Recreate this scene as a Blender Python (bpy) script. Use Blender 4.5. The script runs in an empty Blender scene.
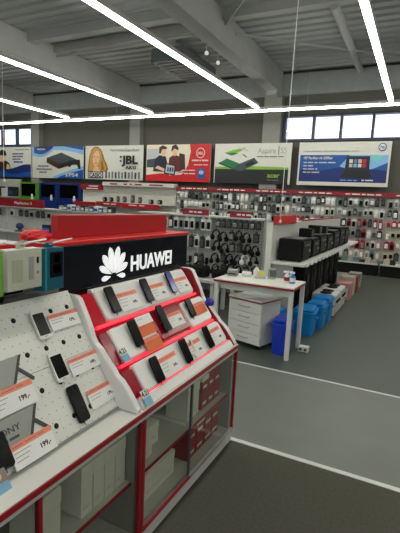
import bpy, bmesh, math, random
from mathutils import Vector, Matrix

# ------------------------------------------------------------------ camera, world, exposure
sc = bpy.context.scene
C = sc.collection
PI = math.pi
random.seed(7)

CAM_H = 1.6
YAW, PITCH, ROLL, FPX = -0.461526, -0.147465, 0.049627, 435.66
f_ = Vector((math.sin(YAW) * math.cos(PITCH), math.cos(YAW) * math.cos(PITCH), math.sin(PITCH)))
r_ = f_.cross(Vector((0, 0, 1))).normalized()
u_ = r_.cross(f_)
r2 = r_ * math.cos(ROLL) + u_ * math.sin(ROLL)
u2 = -r_ * math.sin(ROLL) + u_ * math.cos(ROLL)
cam_data = bpy.data.cameras.new('camera')
cam_data.sensor_fit = 'HORIZONTAL'
cam_data.sensor_width = 36.0
cam_data.lens = FPX / 400.0 * 36.0
cam_data.clip_start = 0.02
cam = bpy.data.objects.new('camera', cam_data)
C.objects.link(cam)
M = Matrix((r2, u2, -f_)).transposed().to_4x4()
M.translation = Vector((0, 0, CAM_H))
cam.matrix_world = M
sc.camera = cam

LED = 24.0            # radiance of the line lights
SKY_FRONT, SKY_BACK = 1.6, 0.55
sc.view_settings.view_transform = 'Standard'
sc.view_settings.look = 'None'
sc.view_settings.gamma = 1.0
sc.view_settings.use_curve_mapping = False
sc.view_settings.exposure = 0.0

w = bpy.data.worlds.new('sky'); sc.world = w; w.use_nodes = True
nt = w.node_tree; nt.nodes.clear()
out = nt.nodes.new('ShaderNodeOutputWorld'); bg = nt.nodes.new('ShaderNodeBackground')
geo = nt.nodes.new('ShaderNodeNewGeometry'); sep = nt.nodes.new('ShaderNodeSeparateXYZ')
mr = nt.nodes.new('ShaderNodeMapRange')
nt.links.new(geo.outputs['Incoming'], sep.inputs[0])
# Incoming points back to the viewer: a ray travelling to +Y has Incoming.y < 0
mr.inputs[1].default_value = 0.1; mr.inputs[2].default_value = -0.1
mr.inputs[3].default_value = SKY_BACK; mr.inputs[4].default_value = SKY_FRONT
nt.links.new(sep.outputs['Y'], mr.inputs[0])
bg.inputs[0].default_value = (0.88, 0.96, 1.0, 1)
nt.links.new(mr.outputs[0], bg.inputs[1]); nt.links.new(bg.outputs[0], out.inputs[0])
sc.cycles.use_denoising = True
sc.cycles.max_bounces = 7; sc.cycles.diffuse_bounces = 4; sc.cycles.glossy_bounces = 3
sc.cycles.transparent_max_bounces = 12
sc.cycles.sample_clamp_indirect = 4.0

# ------------------------------------------------------------------ materials
MATS = {}
def S(c):   # 0-255 sRGB to linear
    return tuple(((v / 255) / 12.92 if v / 255 <= 0.04045 else ((v / 255 + 0.055) / 1.055) ** 2.4) for v in c)

def mat(name, col, rough=0.5, metal=0.0, spec=0.5, var=0.06, scale=6.0, bump=0.0, bscale=200.0, emit=None, estr=0.0, alpha=None):
    if name in MATS: return MATS[name]
    m = bpy.data.materials.new(name); m.use_nodes = True
    t = m.node_tree; b = t.nodes['Principled BSDF']
    c = S(col)
    b.inputs['Roughness'].default_value = rough; b.inputs['Metallic'].default_value = metal
    b.inputs['Specular IOR Level'].default_value = spec
    tc = t.nodes.new('ShaderNodeTexCoord')
    n = t.nodes.new('ShaderNodeTexNoise'); n.inputs['Scale'].default_value = scale; n.inputs['Detail'].default_value = 3
    t.links.new(tc.outputs['Object'], n.inputs['Vector'])
    rp = t.nodes.new('ShaderNodeValToRGB')
    rp.color_ramp.elements[0].position = 0.3; rp.color_ramp.elements[1].position = 0.7
    rp.color_ramp.elements[0].color = (*[v * (1 - var) for v in c], 1)
    rp.color_ramp.elements[1].color = (*[min(1, v * (1 + var)) for v in c], 1)
    t.links.new(n.outputs['Fac'], rp.inputs[0]); t.links.new(rp.outputs[0], b.inputs['Base Color'])
    if bump:
        n2 = t.nodes.new('ShaderNodeTexNoise'); n2.inputs['Scale'].default_value = bscale; n2.inputs['Detail'].default_value = 2
        t.links.new(tc.outputs['Object'], n2.inputs['Vector'])
        bp = t.nodes.new('ShaderNodeBump'); bp.inputs['Strength'].default_value = bump; bp.inputs['Distance'].default_value = 0.004
        t.links.new(n2.outputs['Fac'], bp.inputs['Height']); t.links.new(bp.outputs[0], b.inputs['Normal'])
    if emit:
        b.inputs['Emission Color'].default_value = (*S(emit), 1); b.inputs['Emission Strength'].default_value = estr
    MATS[name] = m
    return m

def glass_mat(name, tint=(242, 243, 239), f0=0.06):
    if name in MATS: return MATS[name]
    m = bpy.data.materials.new(name); m.use_nodes = True
    t = m.node_tree; t.nodes.clear()
    o = t.nodes.new('ShaderNodeOutputMaterial'); mx = t.nodes.new('ShaderNodeMixShader')
    tr = t.nodes.new('ShaderNodeBsdfTransparent'); gl = t.nodes.new('ShaderNodeBsdfGlossy')
    fr = t.nodes.new('ShaderNodeFresnel'); fr.inputs[0].default_value = 1.55
    tr.inputs[0].default_value = (*S(tint), 1); gl.inputs['Roughness'].default_value = 0.02
    gm = t.nodes.new('ShaderNodeNewGeometry'); ml = t.nodes.new('ShaderNodeMath'); ml.operation = 'SUBTRACT'; ml.use_clamp = True
    t.links.new(fr.outputs[0], ml.inputs[0]); t.links.new(gm.outputs['Backfacing'], ml.inputs[1]); t.links.new(ml.outputs[0], mx.inputs[0]); t.links.new(tr.outputs[0], mx.inputs[1]); t.links.new(gl.outputs[0], mx.inputs[2])
    t.links.new(mx.outputs[0], o.inputs[0])
    MATS[name] = m
    return m

def pegboard_mat(name, col, pitch, rad, ax=('Y', 'Z'), hole=(70, 72, 66)):
    """painted board with a grid of small round punched holes, in object space"""
    if name in MATS: return MATS[name]
    m = mat(name, col, 0.45, var=0.03)
    t = m.node_tree; b = t.nodes['Principled BSDF']
    src = b.inputs['Base Color'].links[0].from_socket
    tc = t.nodes.new('ShaderNodeTexCoord'); sp = t.nodes.new('ShaderNodeSeparateXYZ')
    t.links.new(tc.outputs['Object'], sp.inputs[0])
    def mth(op, a, bb=None):
        n = t.nodes.new('ShaderNodeMath'); n.operation = op
        for k, v in ((0, a), (1, bb)):
            if v is None: continue
            if isinstance(v, (int, float)): n.inputs[k].default_value = v
            else: t.links.new(v, n.inputs[k])
        return n.outputs[0]
    sq = []
    for a in ax:
        v = mth('FRACT', mth('DIVIDE', sp.outputs[a], pitch)); v = mth('SUBTRACT', v, 0.5); sq.append(mth('MULTIPLY', v, v))
    d = mth('LESS_THAN', mth('ADD', sq[0], sq[1]), (rad / pitch) ** 2)
    mx = t.nodes.new('ShaderNodeMix'); mx.data_type = 'RGBA'
    t.links.new(d, mx.inputs['Factor']); t.links.new(src, mx.inputs['A']); mx.inputs['B'].default_value = (*S(hole), 1)
    t.links.new(mx.outputs['Result'], b.inputs['Base Color'])
    return m

WHITE = mat('white_laminate', (226, 226, 220), 0.4, var=0.02)
WHITE2 = mat('white_paint', (214, 214, 208), 0.5, var=0.03)
GLOSSW = mat('glossy_white_plastic', (232, 230, 228), 0.25, var=0.01)
RED = mat('red_trim', (150, 22, 36), 0.4, var=0.04)
REDH = mat('red_header', (206, 26, 30), 0.45, var=0.04)
DRED = mat('dark_red_acrylic', (150, 12, 34), 0.18, var=0.05)
BLACK = mat('black_plastic', (17, 17, 19), 0.4, spec=0.12, var=0.1)
BLACKG = mat('black_gloss', (9, 9, 12), 0.2, spec=0.12, var=0.05)
BLACKM = mat('black_matte', (22, 22, 23), 0.75, spec=0.2, var=0.12)
DGREY = mat('dark_grey', (70, 72, 72), 0.5)
GREY = mat('mid_grey', (135, 137, 134), 0.5)
LGREY = mat('light_grey', (186, 188, 184), 0.5)
STEEL = mat('brushed_steel', (178, 180, 180), 0.3, metal=0.8)
PAPER = mat('white_paper', (235, 234, 232), 0.6, var=0.02)
ORANGE = mat('orange_paper', (226, 112, 62), 0.6, var=0.04)
PEACH = mat('salmon_paper', (244, 140, 112), 0.6, var=0.04)
INK = mat('black_ink', (25, 25, 28), 0.6)
GREYINK = mat('grey_ink', (120, 122, 128), 0.6)
BLUE = mat('blue_plastic', (24, 60, 190), 0.35, var=0.06)
CYAN = mat('bright_blue_plastic', (14, 128, 200), 0.3, var=0.08)
GLASS = glass_mat('clear_glass')
REDLED = mat('red_led_strip', (255, 60, 70), 0.4, emit=(255, 52, 78), estr=0.85)
LEDM = mat('led_diffuser', (255, 255, 255), 0.4, emit=(255, 253, 240), estr=LED)
SIGNW = mat('lit_white_lettering', (250, 250, 250), 0.4, emit=(250, 252, 255), estr=0.5)

# ------------------------------------------------------------------ geometry helpers
def BM(): return bmesh.new()

def add_box(bm, lo, hi, mi=0, T=None, bev=0.0, seg=2):
    lo, hi = Vector(lo), Vector(hi)
    vs = [bm.verts.new((x, y, z)) for x in (lo.x, hi.x) for y in (lo.y, hi.y) for z in (lo.z, hi.z)]
    q = [(0, 1, 3, 2), (4, 6, 7, 5), (0, 4, 5, 1), (2, 3, 7, 6), (0, 2, 6, 4), (1, 5, 7, 3)]
    fs = [bm.faces.new([vs[i] for i in k]) for k in q]
    for f in fs: f.material_index = mi
    if bev > 0:
        es = list({e for f in fs for e in f.edges})
        r = bmesh.ops.bevel(bm, geom=es, offset=bev, segments=seg, profile=0.5, affect='EDGES', clamp_overlap=True)
        vs = list({v for f in r['faces'] for v in f.verts} | {v for f in fs if f.is_valid for v in f.verts})
        for f in r['faces']: f.material_index = mi
    if T is not None: bmesh.ops.transform(bm, matrix=T, verts=[v for v in vs if v.is_valid])

def add_prism(bm, pts, h0, h1, T=None, mi=0):
    """polygon in local x,y extruded along local z"""
    a = [bm.verts.new((p[0], p[1], h0)) for p in pts]; b = [bm.verts.new((p[0], p[1], h1)) for p in pts]
    n = len(pts)
    fs = [bm.faces.new(a[::-1]), bm.faces.new(b)] + [bm.faces.new((a[i], a[(i + 1) % n], b[(i + 1) % n], b[i])) for i in range(n)]
    for f in fs: f.material_index = mi
    if T is not None: bmesh.ops.transform(bm, matrix=T, verts=a + b)

def add_tube(bm, pts, rad, seg=8, mi=0, T=None):
    pts = [Vector(p) for p in pts]; rings = []; up = None
    for i, p in enumerate(pts):
        d = (pts[min(i + 1, len(pts) - 1)] - pts[max(i - 1, 0)]).normalized()
        if up is None or abs(up.dot(d)) > 0.98: up = Vector((0, 0, 1)) if abs(d.z) < 0.9 else Vector((1, 0, 0))
        a = d.cross(up).normalized(); b = a.cross(d).normalized(); up = b
        rr = rad[i] if isinstance(rad, (list, tuple)) else rad
        rings.append([bm.verts.new(p + a * rr * math.cos(2 * PI * k / seg) + b * rr * math.sin(2 * PI * k / seg)) for k in range(seg)])
    fs = []
    for i in range(len(rings) - 1):
        for k in range(seg):
            fs.append(bm.faces.new((rings[i][k], rings[i][(k + 1) % seg], rings[i + 1][(k + 1) % seg], rings[i + 1][k])))
    fs.append(bm.faces.new(rings[0][::-1])); fs.append(bm.faces.new(rings[-1]))
    for f in fs: f.material_index = mi
    if T is not None: bmesh.ops.transform(bm, matrix=T, verts=[v for r in rings for v in r])

def add_lathe(bm, prof, seg=20, mi=0, T=None):
    """profile of (radius, z) turned about local z"""
    rings = []
    for r, z in prof:
        rings.append([bm.verts.new((r * math.cos(2 * PI * k / seg), r * math.sin(2 * PI * k / seg), z)) for k in range(seg)])
    fs = []
    for i in range(len(rings) - 1):
        for k in range(seg):
            fs.append(bm.faces.new((rings[i][k], rings[i][(k + 1) % seg], rings[i + 1][(k + 1) % seg], rings[i + 1][k])))
    fs.append(bm.faces.new(rings[0][::-1])); fs.append(bm.faces.new(rings[-1]))
    for f in fs: f.material_index = mi; f.smooth = True
    if T is not None: bmesh.ops.transform(bm, matrix=T, verts=[v for r in rings for v in r])

def rrect(x0, y0, x1, y1, r, n=5):
    P = []
    for cx, cy, a0 in ((x1 - r, y1 - r, 0), (x0 + r, y1 - r, 90), (x0 + r, y0 + r, 180), (x1 - r, y0 + r, 270)):
        for k in range(n + 1):
            a = math.radians(a0 + 90 * k / n); P.append((cx + r * math.cos(a), cy + r * math.sin(a)))
    return P

def ell(cx, cy, rx, ry, n=24, rot=0.0):
    return [(cx + rx * math.cos(2 * PI * k / n) * math.cos(rot) - ry * math.sin(2 * PI * k / n) * math.sin(rot),
             cy + rx * math.cos(2 * PI * k / n) * math.sin(rot) + ry * math.sin(2 * PI * k / n) * math.cos(rot)) for k in range(n)]

def frame(ax, ay, az, o):
    """matrix whose local x,y,z run along ax,ay,az from o"""
    m = Matrix((Vector(ax), Vector(ay), Vector(az))).transposed().to_4x4(); m.translation = Vector(o); return m

def text_bm(bm, s, size, T, mi=0, depth=0.003, bold=0.0, align='LEFT', width=None):
    cu = bpy.data.curves.new('lettering', 'FONT'); cu.body = s; cu.size = size; cu.extrude = depth / 2; cu.offset = bold; cu.align_x = align
    cu.resolution_u = 3
    o = bpy.data.objects.new('lettering', cu); C.objects.link(o)
    dg = bpy.context.evaluated_depsgraph_get(); me = bpy.data.meshes.new_from_object(o.evaluated_get(dg))
    bpy.data.objects.remove(o); bpy.data.curves.remove(cu)
    if width:
        xs = [v.co.x for v in me.vertices]; k = width / (max(xs) - min(xs)); x0 = min(xs) if align == 'LEFT' else 0
        for v in me.vertices: v.co.x = (v.co.x - x0) * k
    me.transform(T)
    n0 = len(bm.faces); bm.from_mesh(me); bm.faces.ensure_lookup_table()
    for f in bm.faces[n0:]: f.material_index = mi
    bpy.data.meshes.remove(me)

def obj(name, bm, mats, parent=None, loc=None, smooth=False, normals=True):
    me = bpy.data.meshes.new(name)
    if normals: bmesh.ops.recalc_face_normals(bm, faces=bm.faces)
    bm.to_mesh(me); bm.free()
    if not isinstance(mats, (list, tuple)): mats = [mats]
    for m in mats: me.materials.append(m)
    if smooth:
        for p in me.polygons: p.use_smooth = True
    o = bpy.data.objects.new(name, me); C.objects.link(o)
    if loc is not None: o.location = loc
    if parent is not None: o.parent = parent
    return o

def tag(o, label, cat, group=None, kind=None):
    o['label'] = label; o['category'] = cat
    if group: o['group'] = group
    if kind: o['kind'] = kind
    return o

def thing(name, label, cat, loc=(0, 0, 0), rotz=0.0, group=None):
    o = bpy.data.objects.new(name, None); C.objects.link(o); o.empty_display_size = 0.1
    o.location = loc; o.rotation_euler = (0, 0, rotz)
    return tag(o, label, cat, group)

def part(name, bm, mats, root, smooth=False):
    """bm in world coordinates, root an unrotated Empty at its own place"""
    bmesh.ops.translate(bm, vec=-Vector(root.location), verts=bm.verts)
    return obj(name, bm, mats, root, smooth=smooth)

def dup(root, loc, rotz=None, label=None, group=None):
    r = root.copy(); C.objects.link(r); r.location = loc
    if rotz is not None: r.rotation_euler = (0, 0, rotz)
    if label: r['label'] = label
    if group: r['group'] = group
    for ch in list(root.children):
        c = ch.copy(); C.objects.link(c); c.parent = r
        for g in list(ch.children):
            d = g.copy(); C.objects.link(d); d.parent = c
    return r

def struct(name, bm, m, label=None, parent=None):
    o = obj(name, bm, m, parent)
    if parent is None:
        o['kind'] = 'structure'
        if label: o['label'] = label; o['category'] = name.split('_')[0]
    return o

def box(lo, hi, bev=0.0, mi=0):
    b = BM(); add_box(b, lo, hi, mi, bev=bev); return b

ORD = ['first', 'second', 'third', 'fourth', 'fifth', 'sixth', 'seventh', 'eighth', 'ninth', 'tenth', 'eleventh', 'twelfth',
       'thirteenth', 'fourteenth', 'fifteenth', 'sixteenth']

# ------------------------------------------------------------------ the room
CARPET = mat('charcoal_carpet', (84, 83, 74), 0.95, spec=0.1, var=0.12, scale=60, bump=0.5, bscale=500)
VINYL = mat('grey_vinyl_floor', (108, 112, 105), 0.42, spec=0.35, var=0.05, scale=3)
VINYL2 = mat('grey_green_vinyl_floor', (76, 83, 75), 0.45, spec=0.35, var=0.05, scale=3)
WALLM = mat('grey_wall_paint', (90, 88, 81), 0.8, var=0.04, scale=2)
COLM = mat('pale_column_paint', (138, 137, 132), 0.7, var=0.04)
DECK = mat('grey_roof_deck', (164, 168, 168), 0.6, var=0.05, scale=2)
BEAMM = mat('grey_beam_paint', (166, 168, 166), 0.7, var=0.05, scale=3)
struct('floor', box((-18, -6, -0.1), (8, 2.6, 0)), CARPET, 'dark carpeted floor beside the phone counter')
struct('floor.001', box((-18, 2.6, -0.1), (8, 4.02, 0)), VINYL, 'grey aisle floor between the two white lines')
struct('floor.002', box((-18, 4.02, -0.1), (8, 12.5, 0)), VINYL2, 'grey floor beyond the second white line')
LINE = mat('white_floor_line', (205, 208, 204), 0.5)
struct('trim_1', box((-18, 2.603, 0.0), (8, 2.64, 0.003)), LINE, 'white line on the floor at the carpet edge')
struct('trim_2', box((-18, 4.005, 0.0), (8, 4.032, 0.003)), LINE, 'white line on the floor before the table')
# back wall round the two window strips
b = BM()
add_box(b, (-18, 12.2, 0), (8, 12.5, 3.41)); add_box(b, (-18, 12.2, 4.05), (8, 12.5, 5.3))
add_box(b, (-13.36, 12.2, 3.41), (-3.68, 12.5, 4.05)); add_box(b, (3.4, 12.2, 3.41), (8, 12.5, 4.05)); add_box(b, (-18, 12.2, 3.41), (-17.4, 12.5, 4.05))
struct('wall_back', b, WALLM)
struct('wall_left', box((-18.3, -6, 0), (-18, 12.5, 5.3)), WALLM)
struct('wall_right', box((8, -6, 0), (8.3, 12.5, 5.3)), WALLM)
# trapezoidal roof deck, ribs running along X
b = BM(); ys = []
y = -6.0
while y < 12.5:
    ys += [(y, 5.2), (y + 0.16, 5.2), (y + 0.19, 5.24), (y + 0.27, 5.24)]; y += 0.3
prev = None
for yy, zz in ys:
    cur = (b.verts.new((-18, yy, zz)), b.verts.new((8, yy, zz)))
    if prev: b.faces.new((prev[0], prev[1], cur[1], cur[0]))
    prev = cur
add_box(b, (-18.3, -6, 5.3), (8.3, 12.5, 5.4))
struct('ceiling', b, DECK)
# spandrel over the windows
struct('beam', box((-18, 12.0, 4.55), (8, 12.2, 5.1)), mat('edge_beam_paint', (140, 145, 145), 0.7), 'grey edge beam above the windows')
for i, x in enumerate((-13.1, -8.42, -3.75, 0.92)):
    bb = BM(); add_box(bb, (x - 0.32, -6, 4.62), (x, 12.0, 5.19))
    if i > 0 and i < 3:
        add_box(bb, (x - 0.30, 11.6, 4.5), (x - 0.02, 12.0, 4.62))
    struct('beam.%03d' % (i + 1), bb, BEAMM, 'grey concrete roof beam')
for i, x in enumerate((-13.2, -8.75, -4.22)):
    struct('column' + ('.%03d' % i if i else ''), box((x, 11.98, 0), (x + (0.4 if i < 2 else 0.5), 12.2, 4.55)), COLM, 'pale wall column')
# cross beams and bracing
b = BM()
add_box(b, (-8.42, 7.55, 5.0), (-4.07, 7.75, 5.2)); add_box(b, (-8.42, 8.35, 5.02), (-4.07, 8.5, 5.2))
struct('beam.005', b, BEAMM, 'grey cross beam between roof beams')
struct('beam.006', box((-3.75, 7.95, 5.02), (0.6, 8.1, 5.2)), BEAMM, 'grey cross beam at the right')
struct('beam.007', box((-13.1, 7.55, 5.0), (-8.74, 7.75, 5.2)), BEAMM, 'grey cross beam at the left')
b = BM(); add_tube(b, ((-3.74, 8.1, 4.98), (-3.05, 7.3, 5.0), (-2.2, 6.3, 5.05)), 0.025)
tag(obj('brace_rod', b, BEAMM), 'thin grey brace rod rising from the roof beam towards the top edge', 'brace')
b = BM(); add_tube(b, ((-3.74, 8.6, 4.97), (0.45, 11.99, 4.97)), 0.025)
tag(obj('brace_rod', b, BEAMM), 'thin grey brace rod slanting right across the roof deck', 'brace')
b = BM(); add_tube(b, ((-1.72, 8.1, 5.03), (-1.76, 11.9, 5.03)), 0.08, 14)
tag(obj('roof_pipe', b, BEAMM), 'grey pipe running under the roof deck beside the right line light', 'pipe')
b = BM(); add_tube(b, ((-8.4, 8.45, 4.95), (-4.08, 8.3, 4.95)), 0.03)
tag(obj('conduit', b, BEAMM), 'thin grey conduit crossing under the roof deck at left', 'conduit')

# windows
FRAME = mat('dark_blue_window_frame', (52, 54, 78), 0.5)
SKYG = glass_mat('window_glass', (250, 252, 255))
def window(name, x0, x1, mulls):
    b = BM()
    add_box(b, (x0, 12.16, 3.37), (x1, 12.3, 3.43)); add_box(b, (x0, 12.16, 4.02), (x1, 12.3, 4.07))
    for m_ in mulls: add_box(b, (m_ - 0.03, 12.165, 3.43), (m_ + 0.03, 12.29, 4.02))
    o = struct(name, b, FRAME); o['label'] = 'strip of bright panes with dark blue frames'; o['category'] = 'window'
    for a, c in zip(mulls[:-1], mulls[1:]):
        obj('pane', box((a + 0.03, 12.22, 3.43), (c - 0.03, 12.23, 4.02)), SKYG, o)
    return o
window('window_1', -3.68, 3.4, [-3.65, -2.86, -2.14, -1.35, -0.58, 0.2, 1.0, 1.8, 2.6, 3.37])
window('window_2', -17.4, -13.36, [-17.37, -16.6, -15.8, -15.0, -14.2, -13.39])

# ------------------------------------------------------------------ line lights
def line_light(lo, hi, label):
    cx, cy = (lo[0] + hi[0]) / 2, (lo[1] + hi[1]) / 2
    t = thing('line_light', label, 'ceiling light', (cx, cy, 3.9), 0, 'suspended line lights')
    part('housing', box((lo[0], lo[1], 3.925), (hi[0], hi[1], 3.99)), LGREY, t)
    part('diffuser', box((lo[0] + 0.004, lo[1] + 0.004, 3.89), (hi[0] - 0.004, hi[1] - 0.004, 3.925)), LEDM, t)
    along_y = hi[1] - lo[1] > hi[0] - lo[0]
    for k in range(4):
        f = 0.08 + 0.28 * k
        p = (cx, lo[1] + (hi[1] - lo[1]) * f) if along_y else (lo[0] + (hi[0] - lo[0]) * f, cy)
        bb = BM(); add_tube(bb, ((p[0], p[1], 3.99), (p[0], p[1], 4.615 if -4.07 < p[0] < -3.75 else 5.019)), 0.004, 5)
        part('suspension_wire', bb, STEEL, t)
for x, lab in ((-9.85, 'far left line light, the shortest white streak under the roof'),
               (-6.85, 'white line light ending above the blond woman banner'),
               (-3.82, 'longest white line light, crossing from top left to the window column'),
               (-0.84, 'white line light at top right, nearly upright in view'),
               (2.2, 'white line light right of the view'), (5.2, 'outermost white line light right of the view')):
    if x > 0: lab += ' over the aisle'
    line_light((x - 0.045, -4.5, 0), (x + 0.045, 10.35, 0), lab)
line_light((-15.5, 10.66, 0), (4.5, 10.75, 0), 'white line light running crosswise in front of the windows and banners')

# ------------------------------------------------------------------ banners on the back wall
PAL = {k: mat('print_' + k, v, 0.5, var=0.02) for k, v in dict(
    white=(214, 214, 206), blue=(24, 82, 160), deep=(18, 44, 110), sky=(130, 180, 225), black=(28, 32, 32), grey=(120, 124, 132), pale=(186, 190, 194),
    hair=(196, 150, 70), hair2=(150, 104, 48), skin=(228, 186, 150), red=(196, 24, 34), green=(24, 120, 72), lime=(130, 178, 60), cream=(226, 218, 196),
    maroon=(96, 30, 40), navy=(30, 34, 60), teal=(120, 200, 205), brown=(60, 42, 34), slate=(64, 74, 78), silver=(158, 162, 164)).items()}
PK = list(PAL); PM = [PAL[k] for k in PK]
BW, BH = 2.42, 1.12

class Art:
    """flat print built up in thin layers on one board; local x right, y up"""
    def __init__(s, x0, z0, x1=None):
        s.x0, s.z0 = x0, z0; s.w = (x1 - x0) if x1 else BW
        s.bm = BM(); s.t = BM(); s.k = 1
        s.T = frame((1, 0, 0), (0, 0, 1), (0, -1, 0), (x0, 11.96, z0)) @ Matrix.Diagonal((s.w / BW, 1, 1, 1))
    def poly(s, c, pts, lift=None):
        d = 0.0012 * s.k; s.k += 1
        add_prism(s.bm, [(min(max(px, 0.0), BW), min(max(py, 0.0), BH)) for px, py in pts], 0.0, 0.002 + d, s.T, PK.index(c))
    def text(s, c, t, x, y, size, bold=0.0, align='LEFT', width=None):
        T = s.T @ Matrix.Translation((x, y, 0.002 + 0.0012 * s.k + 0.001))
        text_bm(s.t, t, size, T, PK.index(c), 0.002, bold, align, width)
    def bars(s, c, x, y, words_, h=0.035):
        """a line too blurred to read: word-length dashes"""
        d = 0.002 + 0.0012 * s.k; s.k += 1
        for wl in words_:
            add_prism(s.bm, rrect(x, y, x + wl, y + h, h * 0.3, 2), 0.0, d, s.T, PK.index(c)); x += wl + 0.03
    def done(s, label):
        t = thing('wall_banner', label, 'banner', (s.x0 + s.w / 2, 11.96, s.z0), 0, 'banners along the back wall')
        bb = box((s.x0, 11.96, s.z0), (s.x0 + s.w, 11.985, s.z0 + BH), 0.004)
        part('panel', bb, PAL['white'], t)
        part('print', s.bm, PM, t)
        if len(s.t.faces): part('lettering', s.t, PM, t)
        return t
ZB = 2.185
# leftmost: person in a cap, blue wave
a = Art(-15.6, ZB, -13.2)
a.poly('deep', [(0, 0)] + [(BW * k / 20, 0.34 + 0.06 * math.cos(k * 0.42 - 1.2) + 0.1 * (k / 20) ** 2) for k in range(21)] + [(BW, 0)])
a.poly('blue', [(0.3, 0.0)] + [(0.3 + (BW - 0.3) * k / 16, 0.16 + 0.05 * math.sin(k * 0.5)) for k in range(17)] + [(BW, 0)])
a.poly('brown', [(0.5, 0.32), (1.33, 0.3), (1.28, 0.5), (1.12, 0.6), (0.9, 0.64), (0.6, 0.5)])
a.poly('skin', ell(0.9, 0.74, 0.13, 0.18))
a.poly('skin', [(1.1, 0.3), (1.3, 0.3), (1.27, 0.44), (1.15, 0.5)])
a.poly('black', [(0.72, 0.8), (0.76, 0.98), (0.9, 1.03), (1.06, 0.98), (1.12, 0.82), (1.0, 0.79), (0.85, 0.83)])
a.bars('grey', 1.62, 1.0, [0.16, 0.26, 0.22], 0.03)
for k, ws in enumerate(([0.3, 0.26], [0.2, 0.34], [0.26, 0.14])): a.bars('grey', 1.45, 0.84 - 0.1 * k, ws, 0.055)
a.bars('blue', 1.52, 0.54, [0.34, 0.1], 0.05)
a.done('white banner cut by the left edge, with a capped person and a blue wave')
# console
a = Art(-13.12, ZB, -10.66)
a.poly('sky', [(0.85, BH), (BW, BH), (BW, 0.82)] + [(BW - 0.08 * k, 0.82 + 0.18 * (1 - (1 - k / 18) ** 2)) for k in range(1, 18)])
a.poly('blue', [(1.5, BH), (BW, BH), (BW, 0.98), (2.0, 1.04)])
a.poly('sky', [(0.02, BH)] + [(0.02 + 1.15 * k / 14, 0.8 - 0.1 * math.sin(k / 14 * PI) + 0.3 * (k / 14) ** 2) for k in range(15)] + [(1.17, BH)])
a.poly('blue', [(0.1, BH)] + [(0.1 + 0.95 * k / 14, 0.9 - 0.09 * math.sin(k / 14 * PI) + 0.2 * (k / 14) ** 2) for k in range(15)] + [(1.05, BH)])
a.poly('deep', [(0.2, BH), (0.25, 1.0), (0.7, 0.97), (1.0, 1.05), (1.0, BH)])
a.text('white', 'PlayStation', 0.26, 1.0, 0.09, 0.002)
a.poly('sky', [(1.0, 0.0)] + [(1.0 + 1.42 * k / 14, 0.02 + 0.42 * (k / 14) ** 0.8) for k in range(15)] + [(BW, 0)])
a.poly('blue', [(1.25, 0.0)] + [(1.25 + 1.17 * k / 14, 0.02 + 0.3 * (k / 14) ** 0.8) for k in range(15)] + [(BW, 0)])
a.poly('black', [(0.72, 0.56), (0.74, 0.72), (1.42, 0.9), (2.12, 0.66), (2.1, 0.54), (1.3, 0.33)])
a.poly('slate', [(0.74, 0.72), (1.42, 0.9), (2.12, 0.66), (1.32, 0.5)])
a.poly('brown', [(0.72, 0.56), (0.74, 0.72), (1.32, 0.5), (1.3, 0.33)])
a.poly('black', [(1.76, 0.62), (2.26, 0.66), (2.3, 0.34), (2.22, 0.33), (2.14, 0.48), (1.9, 0.48), (1.82, 0.4), (1.74, 0.42)])
for k, ws in enumerate(([0.14, 0.2, 0.1], [0.24, 0.34, 0.1], [0.2, 0.12])): a.bars('grey', 0.3 - 0.08 * (k == 1) + 0.06 * (k == 2), 0.4 - 0.11 * k, ws, 0.05)
a.poly('white', [(1.62, 0.07), (1.72, 0.07), (1.70, 0.1), (1.69, 0.2), (1.65, 0.2), (1.65, 0.1)])
a.text('white', 'PS4', 1.78, 0.07, 0.17, 0.004, width=0.42)
a.done('white and blue banner with a dark games console and controller')
# woman with blond hair
a = Art(-10.576, ZB, -8.181)
a.poly('hair2', [(0.1, 0.26), (0.14, 0.5), (0.18, 0.78), (0.26, 0.98), (0.4, 1.08), (0.56, 1.08), (0.7, 0.98), (0.78, 0.82), (0.84, 0.66), (0.94, 0.52), (1.0, 0.36), (0.96, 0.26)])
a.poly('hair', [(0.14, 0.28), (0.2, 0.56), (0.22, 0.8), (0.32, 0.98), (0.46, 1.05), (0.6, 1.02), (0.7, 0.9), (0.74, 0.72), (0.86, 0.54), (0.94, 0.38), (0.86, 0.28)])
a.poly('hair2', [(0.72, 0.3), (0.7, 0.56), (0.76, 0.66), (0.8, 0.46), (0.84, 0.34)])
a.poly('skin', [(0.34, 0.24), (0.38, 0.36), (0.44, 0.44), (0.58, 0.42), (0.64, 0.3), (0.7, 0.24)])
a.poly('skin', [(0.32, 0.72), (0.35, 0.86), (0.44, 0.96), (0.55, 0.95), (0.63, 0.84), (0.63, 0.68), (0.58, 0.52), (0.5, 0.43), (0.42, 0.45), (0.35, 0.56)])
a.poly('hair', [(0.28, 0.6), (0.3, 0.9), (0.44, 1.0), (0.52, 0.98), (0.38, 0.86), (0.34, 0.7)])
a.poly('brown', ell(0.42, 0.75, 0.03, 0.013)); a.poly('brown', ell(0.55, 0.74, 0.03, 0.013))
a.poly('pale' if False else 'maroon', ell(0.48, 0.54, 0.04, 0.014)); a.poly('hair2', [(0.475, 0.7), (0.495, 0.63), (0.465, 0.625)])
a.poly('navy', [(0.14, 0.04), (0.8, 0.04), (0.8, 0.26), (0.14, 0.26)]); a.poly('white', [(0.17, 0.07), (0.77, 0.07), (0.77, 0.23), (0.17, 0.23)])
a.text('navy', 'CASIO', 0.2, 0.085, 0.18, 0.006, width=0.54)
for k in range(11): a.poly('grey' if k % 3 else 'slate', [(0.9 + 0.135 * k, 0.05), (0.96 + 0.135 * k, 0.05), (0.96 + 0.135 * k, 0.27 - 0.02 * (k % 2)), (0.9 + 0.135 * k, 0.27 - 0.02 * (k % 2))])
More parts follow.
